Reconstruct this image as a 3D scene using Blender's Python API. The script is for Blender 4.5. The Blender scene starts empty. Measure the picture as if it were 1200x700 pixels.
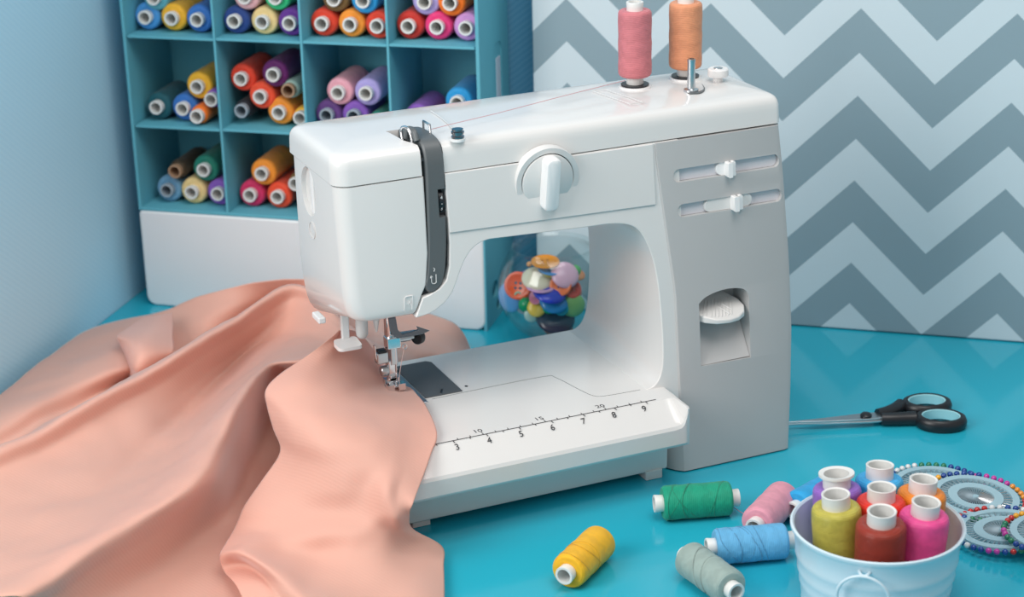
import bpy, bmesh, math, random
from mathutils import Vector, Matrix, Euler
random.seed(7)
PI = math.pi
scene = bpy.context.scene
C = scene.collection

# ---------------- camera ----------------
cam_data = bpy.data.cameras.new('camera')
cam = bpy.data.objects.new('camera', cam_data); C.objects.link(cam)
R_ = Vector((0.9146, -0.4036, -0.0231)); U_ = Vector((0.1616, 0.3127, 0.9360)); F_ = Vector((0.3705, 0.8598, -0.3513))
m3 = Matrix((R_, U_, -F_)).transposed()
cam.matrix_world = Matrix.Translation((-0.6402, -1.1929, 0.6516)) @ m3.to_4x4()
cam_data.sensor_width = 36.0
cam_data.lens = 69.46
cam_data.clip_start = 0.05
cam_data.dof.use_dof = True
cam_data.dof.focus_distance = 1.42
cam_data.dof.aperture_fstop = 8.0
scene.camera = cam

# ---------------- world, lights, exposure ----------------
w = bpy.data.worlds.new('world'); scene.world = w; w.use_nodes = True
w.node_tree.nodes['Background'].inputs[0].default_value = (1.0, 0.985, 0.97, 1)
w.node_tree.nodes['Background'].inputs[1].default_value = 0.42
def area(name, loc, target, size, size_y, power, color):
    l = bpy.data.lights.new(name, 'AREA'); l.shape = 'RECTANGLE'; l.size = size; l.size_y = size_y
    l.energy = power; l.color = color
    o = bpy.data.objects.new(name, l); C.objects.link(o); o.location = loc
    o.rotation_euler = (Vector(target) - Vector(loc)).to_track_quat('-Z', 'Y').to_euler()
    return o
area('key_softbox', (-1.30, -0.32, 0.85), (-0.15, 0.05, 0.12), 0.7, 0.8, 13.5, (1.0, 0.97, 0.94))
area('top_softbox', (-0.12, -0.42, 1.25), (-0.20, 0.30, 0.1), 0.7, 0.7, 7.6, (1.0, 0.97, 0.94))
scene.view_settings.view_transform = 'Standard'
scene.view_settings.look = 'None'
scene.view_settings.gamma = 1.0
scene.view_settings.use_curve_mapping = False
scene.view_settings.exposure = 0.0

# ---------------- helpers ----------------
def mat(name, col, rough=0.5, metal=0.0, spec=0.5, noise=0.0, nscale=60, bump=0.0, bscale=400, sheen=0.0, coat=0.0, trans=0.0, alpha=1.0, sss=0.0):
    m = bpy.data.materials.new(name); m.use_nodes = True
    nt = m.node_tree; b = nt.nodes['Principled BSDF']
    b.inputs['Base Color'].default_value = (*col, 1); b.inputs['Roughness'].default_value = rough
    b.inputs['Metallic'].default_value = metal; b.inputs['Specular IOR Level'].default_value = spec
    b.inputs['Sheen Weight'].default_value = sheen; b.inputs['Coat Weight'].default_value = coat
    b.inputs['Coat Roughness'].default_value = 0.08
    b.inputs['Transmission Weight'].default_value = trans
    b.inputs['Alpha'].default_value = alpha
    tc = nt.nodes.new('ShaderNodeTexCoord')
    n = nt.nodes.new('ShaderNodeTexNoise'); n.inputs['Scale'].default_value = nscale; n.inputs['Detail'].default_value = 3
    nt.links.new(tc.outputs['Object'], n.inputs['Vector'])
    mr = nt.nodes.new('ShaderNodeMapRange'); mr.inputs[3].default_value = 1 - max(noise, .01); mr.inputs[4].default_value = 1 + max(noise, .01)
    nt.links.new(n.outputs['Fac'], mr.inputs[0])
    hs = nt.nodes.new('ShaderNodeHueSaturation'); hs.inputs['Color'].default_value = (*col, 1)
    nt.links.new(mr.outputs[0], hs.inputs['Value']); nt.links.new(hs.outputs[0], b.inputs['Base Color'])
    if bump:
        n2 = nt.nodes.new('ShaderNodeTexNoise'); n2.inputs['Scale'].default_value = bscale
        nt.links.new(tc.outputs['Object'], n2.inputs['Vector'])
        bp = nt.nodes.new('ShaderNodeBump'); bp.inputs['Strength'].default_value = bump; bp.inputs['Distance'].default_value = 0.0005
        nt.links.new(n2.outputs['Fac'], bp.inputs['Height']); nt.links.new(bp.outputs[0], b.inputs['Normal'])
    return m

def mesh_from(verts, faces, name='mesh', smooth=True, angle=35):
    me = bpy.data.meshes.new(name); me.from_pydata([tuple(v) for v in verts], [], faces); me.validate()
    bm = bmesh.new(); bm.from_mesh(me); bmesh.ops.recalc_face_normals(bm, faces=bm.faces); bm.to_mesh(me); bm.free()
    if smooth:
        me.shade_smooth(); me.set_sharp_from_angle(angle=math.radians(angle))
    return me
def bm_mesh(bm, name='mesh', smooth=True, angle=35):
    me = bpy.data.meshes.new(name); bmesh.ops.recalc_face_normals(bm, faces=bm.faces); bm.to_mesh(me); bm.free()
    if smooth:
        me.shade_smooth(); me.set_sharp_from_angle(angle=math.radians(angle))
    return me
def link(name, me, m, parent=None, loc=None, rot=None, world=True):
    """parts of unrotated things carry world coordinates: offset by the parent's location"""
    me.name = name
    o = bpy.data.objects.new(name, me); C.objects.link(o)
    if m is not None:
        if len(me.materials) == 0: me.materials.append(m)
        else:
            o.material_slots[0].link = 'OBJECT'; o.material_slots[0].material = m
    if parent is not None:
        o.parent = parent
        if world:
            p = Vector((0, 0, 0)); q = parent
            while q is not None: p += q.location; q = q.parent
            o.location = -p
    if loc is not None: o.location = loc
    if rot is not None: o.rotation_euler = rot
    return o
def bevel(o, wd, seg=3, angle=30):
    md = o.modifiers.new('bevel', 'BEVEL'); md.width = wd; md.segments = seg; md.limit_method = 'ANGLE'; md.angle_limit = math.radians(angle); md.harden_normals = True
    return o
def thing(name, label, cat, loc=(0, 0, 0), rot=(0, 0, 0), group=None):
    o = bpy.data.objects.new(name, None); C.objects.link(o); o.empty_display_size = .02
    o.location = loc; o.rotation_euler = rot; o['label'] = label; o['category'] = cat
    if group: o['group'] = group
    return o
def tag(o, label, cat, group=None):
    o['label'] = label; o['category'] = cat
    if group: o['group'] = group
    return o
def struct(o): o['kind'] = 'structure'; return o

def box_mesh(x0, x1, y0, y1, z0, z1):
    v = [(x, y, z) for x in (x0, x1) for y in (y0, y1) for z in (z0, z1)]
    f = [(0, 1, 3, 2), (4, 6, 7, 5), (0, 4, 5, 1), (2, 3, 7, 6), (0, 2, 6, 4), (1, 5, 7, 3)]
    return mesh_from(v, f, smooth=False)
def lathe_mesh(prof, seg=32, closed=False):
    v = []; f = []
    n = len(prof)
    for i in range(seg):
        a = 2 * PI * i / seg
        for r, z in prof: v.append((r * math.cos(a), r * math.sin(a), z))
    for i in range(seg):
        j = (i + 1) % seg
        for k in range(n if closed else n - 1):
            l = (k + 1) % n
            f.append((i * n + k, j * n + k, j * n + l, i * n + l))
    me = bpy.data.meshes.new('lathe'); bm = bmesh.new()
    bv = [bm.verts.new(p) for p in v]
    for q in f: bm.faces.new([bv[t] for t in q])
    bmesh.ops.remove_doubles(bm, verts=bm.verts, dist=1e-6)
    return bm_mesh(bm, angle=40)
def tube_mesh(path, r, seg=8, closed=False, rad=None):
    pts = [Vector(p) for p in path]; n = len(pts); v = []; f = []
    up = None
    for i, p in enumerate(pts):
        if closed: t = pts[(i + 1) % n] - pts[i - 1]
        else: t = pts[min(i + 1, n - 1)] - pts[max(i - 1, 0)]
        t.normalize()
        if up is None:
            up = Vector((0, 0, 1)) if abs(t.z) < .9 else Vector((1, 0, 0))
        s = t.cross(up)
        if s.length < 1e-6: s = t.orthogonal()
        s.normalize(); u = s.cross(t).normalized(); up = u
        rr = rad[i] if rad else r
        for k in range(seg):
            a = 2 * PI * k / seg; v.append(p + (s * math.cos(a) + u * math.sin(a)) * rr)
    for i in range(n if closed else n - 1):
        j = (i + 1) % n
        for k in range(seg):
            l = (k + 1) % seg; f.append((i * seg + k, i * seg + l, j * seg + l, j * seg + k))
    if not closed:
        f.append(tuple(range(seg))[::-1]); f.append(tuple((n - 1) * seg + k for k in range(seg)))
    return mesh_from(v, f, angle=50)
def cr(pts, n=8, closed=False):
    """Catmull-Rom through points"""
    P = [Vector(p) for p in pts]; out = []; m = len(P)
    rng = range(m) if closed else range(m - 1)
    for i in rng:
        if closed: a, b, c, d = P[i - 1], P[i], P[(i + 1) % m], P[(i + 2) % m]
        else: a, b, c, d = P[max(i - 1, 0)], P[i], P[i + 1], P[min(i + 2, m - 1)]
        for k in range(n):
            t = k / n
            out.append(.5 * ((2 * b) + (c - a) * t + (2 * a - 5 * b + 4 * c - d) * t * t + (3 * b - a - 3 * c + d) * t ** 3))
    if not closed: out.append(P[-1])
    return out
SL = 0.1067
def yfr(z): return SL * z
def prism(poly, yf, yb):
    """polygon in x,z swept from y=yf(z) to y=yb(z)"""
    n = len(poly); v = [(x, yf(z), z) for x, z in poly] + [(x, yb(z), z) for x, z in poly]
    f = [tuple(range(n)), tuple(range(2 * n - 1, n - 1, -1))] + [(i, i + n, (i + 1) % n + n, (i + 1) % n) for i in range(n)]
    me = mesh_from(v, f, smooth=True)
    return me
def slab(poly, z0, z1):
    n = len(poly); v = [(p[0], p[1], z0) for p in poly] + [(p[0], p[1], z1) for p in poly]
    f = [tuple(range(n)), tuple(range(2 * n - 1, n - 1, -1))] + [(i, i + n, (i + 1) % n + n, (i + 1) % n) for i in range(n)]
    return mesh_from(v, f)
def rrect(x0, x1, y0, y1, rs, n=8):
    """front-left, front-right, back-right, back-left radii; returns CCW ring"""
    out = []
    for (cx, cy, a0), r in zip(((x0, y0, PI), (x1, y0, 1.5 * PI), (x1, y1, 0), (x0, y1, .5 * PI)), rs):
        sx = 1 if cx == x0 else -1; sy = 1 if cy == y0 else -1
        for k in range(n + 1):
            a = a0 + .5 * PI * k / n
            out.append((cx + sx * r + r * math.cos(a), cy + sy * r + r * math.sin(a)))
    return out
def loft(rings, cap0=True, cap1=True, angle=35):
    n = len(rings[0]); v = [p for r in rings for p in r]; f = []
    for i in range(len(rings) - 1):
        for k in range(n):
            l = (k + 1) % n; f.append((i * n + k, i * n + l, (i + 1) * n + l, (i + 1) * n + k))
    if cap0: f.append(tuple(range(n))[::-1])
    if cap1: f.append(tuple((len(rings) - 1) * n + k for k in range(n)))
    return mesh_from(v, f, angle=angle)
def carve(o, cutters):
    for c in cutters:
        md = o.modifiers.new('cut', 'BOOLEAN'); md.operation = 'DIFFERENCE'; md.object = c; md.solver = 'EXACT'
    bpy.context.view_layer.update()
    dg = bpy.context.evaluated_depsgraph_get()
    me = bpy.data.meshes.new_from_object(o.evaluated_get(dg))
    o.modifiers.clear(); o.data = me
    me.shade_smooth(); me.set_sharp_from_angle(angle=math.radians(35))
    for c in cutters: bpy.data.objects.remove(c)
def tmp(me):
    o = bpy.data.objects.new('cutter', me); C.objects.link(o); return o
def text_mesh(s, size, depth=0.0001):
    cu = bpy.data.curves.new('t', 'FONT'); cu.body = s; cu.size = size; cu.extrude = depth; cu.align_x = 'CENTER'; cu.align_y = 'CENTER'; cu.resolution_u = 3
    o = bpy.data.objects.new('t', cu); C.objects.link(o); bpy.context.view_layer.update()
    me = bpy.data.meshes.new_from_object(o.evaluated_get(bpy.context.evaluated_depsgraph_get()))
    bpy.data.objects.remove(o); me.materials.clear(); return me
def join_meshes(lst):
    bm = bmesh.new()
    for me, mx in lst:
        me2 = me.copy(); me2.transform(mx); bm.from_mesh(me2)
    return bm_mesh(bm)

# ---------------- materials ----------------
def chevron_material():
    m = mat('chevron_wallpaper', (.5, .6, .65), rough=.75, spec=.2); nt = m.node_tree; b = nt.nodes['Principled BSDF']
    N = nt.nodes.new; L = nt.links.new
    tc = [n for n in nt.nodes if n.type == 'TEX_COORD'][0]
    sp = N('ShaderNodeSeparateXYZ'); L(tc.outputs['Object'], sp.inputs[0])
    def mth(op, a, b_=None, c=None):
        q = N('ShaderNodeMath'); q.operation = op
        for i, s in enumerate((a, b_, c)):
            if s is None: continue
            if isinstance(s, (int, float)): q.inputs[i].default_value = s
            else: L(s, q.inputs[i])
        return q.outputs[0]
    pp = mth('PINGPONG', mth('SUBTRACT', sp.outputs[0], .5102), .0637)
    g = mth('ADD', sp.outputs[2], mth('MULTIPLY', pp, .0630 / .0637))
    fr = mth('FRACT', mth('DIVIDE', mth('SUBTRACT', g, .2524 - 7.55), .0755))
    dark = mth('LESS_THAN', fr, .505)
    mix = N('ShaderNodeMix'); mix.data_type = 'RGBA'; L(dark, mix.inputs[0])
    mix.inputs[6].default_value = (.64, .745, .80, 1); mix.inputs[7].default_value = (.28, .385, .44, 1)
    n = N('ShaderNodeTexNoise'); n.inputs['Scale'].default_value = 900; L(tc.outputs['Object'], n.inputs['Vector'])
    L(mix.outputs[2], b.inputs['Base Color'])
    bp = N('ShaderNodeBump'); bp.inputs['Strength'].default_value = .12; bp.inputs['Distance'].default_value = .0004; L(n.outputs['Fac'], bp.inputs['Height']); L(bp.outputs[0], b.inputs['Normal'])
    return m
def striped_wallpaper(c1=(.47, .78, .95, 1), c2=(.50, .80, .96, 1)):
    m = mat('blue_wallpaper', (.20, .50, .72), rough=.7, spec=.25); nt = m.node_tree; b = nt.nodes['Principled BSDF']
    N = nt.nodes.new; L = nt.links.new
    tc = [n for n in nt.nodes if n.type == 'TEX_COORD'][0]
    mp = N('ShaderNodeMapping'); mp.inputs['Rotation'].default_value = (0, math.radians(38), 0); L(tc.outputs['Object'], mp.inputs[0])
    wv = N('ShaderNodeTexWave'); wv.wave_type = 'BANDS'; wv.bands_direction = 'Z'; wv.inputs['Scale'].default_value = 70; wv.inputs['Distortion'].default_value = .4
    L(mp.outputs[0], wv.inputs['Vector'])
    mix = N('ShaderNodeMix'); mix.data_type = 'RGBA'; mix.inputs[6].default_value = c1; mix.inputs[7].default_value = c2
    L(wv.outputs['Fac'], mix.inputs[0]); L(mix.outputs[2], b.inputs['Base Color'])
    bp = N('ShaderNodeBump'); bp.inputs['Strength'].default_value = .10; bp.inputs['Distance'].default_value = .0005; L(wv.outputs['Fac'], bp.inputs['Height']); L(bp.outputs[0], b.inputs['Normal'])
    return m
def fabric_material():
    m = bpy.data.materials.new('peach_twill'); m.use_nodes = True; nt = m.node_tree; b = nt.nodes['Principled BSDF']
    N = nt.nodes.new; L = nt.links.new
    b.inputs['Base Color'].default_value = (.93, .605, .495, 1); b.inputs['Roughness'].default_value = .55
    b.inputs['Sheen Weight'].default_value = .9; b.inputs['Sheen Roughness'].default_value = .4; b.inputs['Sheen Tint'].default_value = (1, .92, .9, 1)
    b.inputs['Specular IOR Level'].default_value = .3
    tc = N('ShaderNodeTexCoord'); mp = N('ShaderNodeMapping'); mp.inputs['Rotation'].default_value = (0, 0, math.radians(20)); L(tc.outputs['Object'], mp.inputs[0])
    wv = N('ShaderNodeTexWave'); wv.wave_type = 'BANDS'; wv.bands_direction = 'DIAGONAL'; wv.inputs['Scale'].default_value = 170; wv.inputs['Distortion'].default_value = .6
    L(mp.outputs[0], wv.inputs['Vector'])
    bp = N('ShaderNodeBump'); bp.inputs['Strength'].default_value = .14; bp.inputs['Distance'].default_value = .0003; L(wv.outputs['Fac'], bp.inputs['Height'])
    L(bp.outputs[0], b.inputs['Normal'])
    tr = N('ShaderNodeBsdfTranslucent'); tr.inputs[0].default_value = (.98, .36, .18, 1)
    mx = N('ShaderNodeMixShader'); mx.inputs[0].default_value = .34
    out = [n for n in nt.nodes if n.type == 'OUTPUT_MATERIAL'][0]
    L(b.outputs[0], mx.inputs[1]); L(tr.outputs[0], mx.inputs[2]); L(mx.outputs[0], out.inputs[0])
    return m
def glass_material():
    m = bpy.data.materials.new('thin_glass'); m.use_nodes = True; nt = m.node_tree; nt.nodes.clear()
    N = nt.nodes.new; L = nt.links.new
    out = N('ShaderNodeOutputMaterial'); mx = N('ShaderNodeMixShader'); lw = N('ShaderNodeLayerWeight'); lw.inputs[0].default_value = .5; pw = N('ShaderNodeMath'); pw.operation = 'POWER'; pw.inputs[1].default_value = 3.5; fr = N('ShaderNodeMath'); fr.operation = 'MULTIPLY_ADD'; fr.inputs[1].default_value = .55; fr.inputs[2].default_value = .035; L(lw.outputs['Facing'], pw.inputs[0]); L(pw.outputs[0], fr.inputs[0])
    t = N('ShaderNodeBsdfTransparent'); t.inputs[0].default_value = (.95, .98, .98, 1)
    g = N('ShaderNodeBsdfGlossy'); g.inputs['Roughness'].default_value = .03
    L(fr.outputs[0], mx.inputs[0]); L(t.outputs[0], mx.inputs[1]); L(g.outputs[0], mx.inputs[2]); L(mx.outputs[0], out.inputs[0])
    return m
_th = {}
def thread_mat(col, rough=.5, sheen=.3):
    k = tuple(col) + (rough,)
    if k in _th: return _th[k]
    m = mat('thread', col, rough=rough, sheen=sheen, spec=.35); nt = m.node_tree; b = nt.nodes['Principled BSDF']
    N = nt.nodes.new; L = nt.links.new
    tc = [n for n in nt.nodes if n.type == 'TEX_COORD'][0]
    mp = N('ShaderNodeMapping'); mp.inputs['Rotation'].default_value = (.05, .04, 0); L(tc.outputs['Object'], mp.inputs[0])
    wv = N('ShaderNodeTexWave'); wv.bands_direction = 'Z'; wv.inputs['Scale'].default_value = 300; wv.inputs['Distortion'].default_value = 1.5; wv.inputs['Detail Scale'].default_value = .3
    L(mp.outputs[0], wv.inputs['Vector'])
    wl = N('ShaderNodeTexWave'); wl.bands_direction = 'Z'; wl.inputs['Scale'].default_value = 26; wl.inputs['Distortion'].default_value = 5; wl.inputs['Detail Scale'].default_value = 6; wl.inputs['Detail'].default_value = 1
    L(mp.outputs[0], wl.inputs['Vector'])
    ad = N('ShaderNodeMath'); ad.operation = 'MULTIPLY_ADD'; ad.inputs[1].default_value = 1.2; L(wl.outputs['Fac'], ad.inputs[0]); L(wv.outputs['Fac'], ad.inputs[2])
    bp = N('ShaderNodeBump'); bp.inputs['Strength'].default_value = .35; bp.inputs['Distance'].default_value = .0006; L(ad.outputs[0], bp.inputs['Height'])
    L(bp.outputs[0], b.inputs['Normal'])
    hs = [q for q in nt.nodes if q.type == 'HUE_SAT'][0]
    mr = N('ShaderNodeMapRange'); mr.inputs[2].default_value = 2.2; mr.inputs[3].default_value = .88; mr.inputs[4].default_value = 1.08
    L(ad.outputs[0], mr.inputs[0]); L(mr.outputs[0], hs.inputs['Value'])
    _th[k] = m; return m

M_white = mat('white_plastic', (.75, .745, .735), rough=.15, coat=.1)
M_panel = mat('grey_white_plastic', (.50, .50, .50), rough=.4, bump=.06, bscale=1500)
M_face = mat('satin_white_plastic', (.73, .725, .715), rough=.36)
M_whiter = mat('bright_white_plastic', (.86, .86, .86), rough=.3)
M_strip = mat('dark_grey_plastic', (.105, .118, .125), rough=.38)
M_dark = mat('black_plastic', (.012, .014, .018), rough=.35)
M_plate = mat('anthracite_slide_plate', (.085, .095, .105), rough=.45)
M_chrome = mat('polished_steel', (.78, .79, .81), rough=.12, metal=1)
M_steel = mat('brushed_steel', (.62, .64, .66), rough=.28, metal=1)
M_darksteel = mat('dark_polished_steel', (.30, .31, .33), rough=.2, metal=1)
M_tube = mat('white_spool_tube', (.80, .80, .78), rough=.4, sss=.1)
M_print = mat('black_print', (.03, .03, .035), rough=.6)
M_relief = mat('moulded_mark', (.80, .80, .80), rough=.3)
M_table = mat('turquoise_lacquer', (.022, .425, .57), rough=.12, spec=.5, noise=.015, nscale=3)
M_shelf = mat('teal_blue_board', (.13, .45, .56), rough=.65, spec=.25, noise=.02)
M_drawer = mat('white_lacquer', (.84, .86, .88), rough=.35)
M_bucket = mat('pale_blue_enamel', (.66, .80, .88), rough=.28, coat=.2)
M_glass = glass_material()
M_fabric = fabric_material()

# ---------------- setting: table, walls ----------------
SH = Vector((-.257, .5388, 0)); SA = math.radians(-39.029)          # organizer corner and the direction of the back wall
sxv = Vector((math.cos(SA), math.sin(SA), 0)); syv = Vector((-math.sin(SA), math.cos(SA), 0))
def sworld(a, b, z=0): return SH + sxv * a + syv * b + Vector((0, 0, z))
o = struct(link('table_top', box_mesh(-.034, 2.2, -2.6, .0980, -.03, 0), M_table, loc=SH, rot=(0, 0, SA)))
bevel(o, .002, 2)
# left wall, back wall (blue wallpaper) and chevron wall board standing on the table
M_blue = striped_wallpaper()
me = box_mesh(0, .52, -.04, 0, -.75, 1.6)
struct(link('wall_left', me, M_blue, loc=sworld(-.0345, .14, 0), rot=(0, 0, SA - PI / 2)))
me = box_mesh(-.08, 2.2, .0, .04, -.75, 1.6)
struct(link('wall_back', me, striped_wallpaper((.10, .32, .50, 1), (.13, .36, .54, 1)), loc=sworld(0, .0985, 0), rot=(0, 0, SA)))  # darker blues: the shade on this wall is put into its wallpaper colour
me = box_mesh(.3515, 2.2, .0, .025, 0.0008, 1.6)
o = struct(link('wall_right', me, chevron_material(), loc=sworld(0, .0685, 0), rot=(0, 0, SA))); bevel(o, .0015, 2)
me = box_mesh(-3, 3, -3, 1.5, -.77, -.75)
struct(link('floor', me, mat('grey_floor', (.35, .36, .37), rough=.6)))

# ---------------- organizer with compartments ----------------
TH = .0022
org = thing('thread_organizer', 'teal blue cardboard organizer with square compartments of thread spools, standing behind the machine', 'organizer', SH, (0, 0, SA))
def op(name, me, m, bw=.0005, lab=None):
    o = link(name, me, m, org, world=False)
    if bw: bevel(o, bw, 2)
    if lab: o['label'] = lab
    return o
D = .0927
op('side_panel', box_mesh(-.0105, -.0075, 0, D, .0935, .345), M_shelf)
# right side panel: taller piece down to the table, with a slot handle and round cut-outs at its foot
sp_ = op('side_panel', box_mesh(.3195, .3225, 0.0, D, .0, .345), M_shelf, bw=0)
cuts = []
for (cy, cz, ry, rz) in ((.030, .030, .010, .008), (.054, .030, .010, .008), (.078, .030, .009, .008), (.042, .012, .009, .006), (.066, .012, .009, .006)):
    me = lathe_mesh([(0, -.01), (1, -.01), (1, .01), (0, .01)], 24)
    me.transform(Matrix.Translation((.321, cy, cz)) @ Matrix.Diagonal((1, ry, rz, 1)) @ Matrix.Rotation(PI / 2, 4, 'Y')); c = tmp(me); c.location = SH; c.rotation_euler = (0, 0, SA); cuts.append(c)
ring = [(p[0], p[1]) for p in rrect(.042, .070, .120, .252, (.009,) * 4, 6)]
v = [(.3215, y, z) for y, z in ring] + [(.33, y, z) for y, z in ring]; n = len(ring)
me = mesh_from(v, [tuple(range(n)), tuple(range(2 * n - 1, n - 1, -1))] + [(i, i + n, (i + 1) % n + n, (i + 1) % n) for i in range(n)])
c = tmp(me); c.location = SH; c.rotation_euler = (0, 0, SA); cuts.append(c)
carve(sp_, cuts)
o = op('slot_tab', box_mesh(.3214, .3224, .054, .066, .124, .238), mat('grey_tab', (.55, .64, .74), rough=.4), .0003, 'pale grey strip in the slot of the side panel')
op('back_panel', box_mesh(-.0075, .3195, D - .003, D, .0935, .345), M_shelf)
op('bottom_panel', box_mesh(-.0075, .3195, 0.0, D - .003, .0935, .0965), M_shelf)
for xd in (.0780, .1602, .2400): op('divider', box_mesh(xd - .0011, xd + .0011, .0005, D - .003, .0965, .345), M_shelf, .0003)
colx = [-.0075, .0780, .1602, .2400, .3195]
for i in range(4):
    for zt, s in ((.1760, 0), (.2592, 0), (.345, 0)):
        zz = zt + .0006 * (i - 1.5)
        op('shelf', box_mesh(colx[i] + .0013, colx[i + 1] - .0013, .001, D - .0032, zz - TH, zz), M_shelf, .0003)
ring = rrect(-.0105, .3215, .0, .0935, (.010, .010, .004, .004), 6)
v = [(x, -.001, z) for x, z in ring] + [(x, .008, z) for x, z in ring]; n = len(ring)
me = mesh_from(v, [tuple(range(n)), tuple(range(2 * n - 1, n - 1, -1))] + [(i, i + n, (i + 1) % n + n, (i + 1) % n) for i in range(n)])
o = op('drawer_front', me, M_drawer, .0025, 'plain white drawer front with rounded corners')
op('drawer_box', box_mesh(0.0, .316, .008, D - .004, .002, .0925), M_shelf, .0005)

# ---------------- thread spools ----------------
TUBE = lathe_mesh([(.0048, 0), (.0063, .0), (.0065, .0006), (.0062, .004), (.0062, .058), (.0065, .0614), (.0063, .062), (.0048, .062)], 24, closed=True)
def thread_profile(r=.0125, z0=.0058, z1=.0562, ri=.0062, sh=.003):
    p = [(ri, z0 + .0006)]
    for k in range(5):
        a = PI / 2 * k / 4; p.append((r - sh + sh * math.sin(a), z0 + sh - sh * math.cos(a)))
    for k in range(1, 8):
        p.append((r + .0002 * math.sin(k * 2.1), z0 + sh + (z1 - z0 - 2 * sh) * k / 8))
    for k in range(5):
        a = PI / 2 * k / 4; p.append((r - sh + sh * math.cos(a), z1 - sh + sh * math.sin(a)))
    p.append((ri, z1 - .0006)); return p
WOUND = lathe_mesh(thread_profile(), 32)
THIN = lathe_mesh(thread_profile(.0085), 28)
TUBE.materials.append(M_tube); WOUND.materials.append(M_tube); THIN.materials.append(M_tube)
BIGTUBE = lathe_mesh([(.0078, 0), (.0092, 0), (.0092, .074), (.0094, .0752), (.0090, .0756), (.0078, .075)], 32, closed=True); BIGTUBE.materials.append(M_tube)
FLTUBE = lathe_mesh([(.0082, 0), (.0092, 0), (.0092, .0735), (.0118, .0745), (.0118, .0762), (.0085, .0756)], 32, closed=True); FLTUBE.materials.append(M_tube)
BIGWOUND = lathe_mesh(thread_profile(.0161, .004, .0668, .0091, .004), 40); BIGWOUND.materials.append(M_tube)
def spool(label, col, loc, axis=None, roll=0, group=None, kind=0, tubecol=None):
    """kind 0 ordinary, 1 thin, 2 large, 3 large with flange; origin at the near end of the tube, axis gives its direction"""
    rot = (0, 0, 0)
    if axis is not None:
        q = Vector(axis).to_track_quat('Z', 'Y'); rot = (q @ Euler((0, 0, roll)).to_quaternion()).to_euler()
    t = thing('thread_spool', label, 'thread spool', loc, rot, group)
    w_ = [WOUND, THIN, BIGWOUND, BIGWOUND][kind]; u = [TUBE, TUBE, BIGTUBE, FLTUBE][kind]
    link('wound_thread', w_, thread_mat(col, .34 if kind > 1 else .55, .05 if kind > 1 else .12), t, world=False)
    link('spool_tube', u, tubecol or M_tube, t, world=False)
    return t
M_tube_grey = mat('grey_spool_tube', (.35, .42, .48), rough=.45); M_tube_brown = mat('brown_card_tube', (.42, .26, .16), rough=.7)
col = dict(teal=(.11, .42, .52), sky=(.07, .32, .72), yellow=(.90, .47, .03), royal=(.04, .18, .55), navy=(.02, .06, .25), palepink=(.80, .45, .48), cream=(.85, .63, .28), purple=(.13, .03, .28), green=(.03, .55, .22),
           red=(.72, .05, .02), brown=(.18, .10, .03), orange=(.90, .30, .03), azure=(.02, .32, .68), darkred=(.55, .03, .02), lavender=(.42, .36, .72), magenta=(.80, .04, .20), vorange=(.90, .18, .01), orchid=(.58, .28, .62),
           dteal=(.01, .10, .13), plum=(.12, .01, .12), black=(.012, .012, .02), mint=(.30, .45, .40), violet=(.24, .10, .48), pink=(.80, .38, .46), dviolet=(.13, .05, .22), dgreen=(.01, .20, .14), bluegrey=(.16, .36, .55), dbrown=(.06, .04, .02), rose=(.65, .03, .13), coral=(.85, .08, .03))
G = 'thread spools in the organizer'
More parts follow.
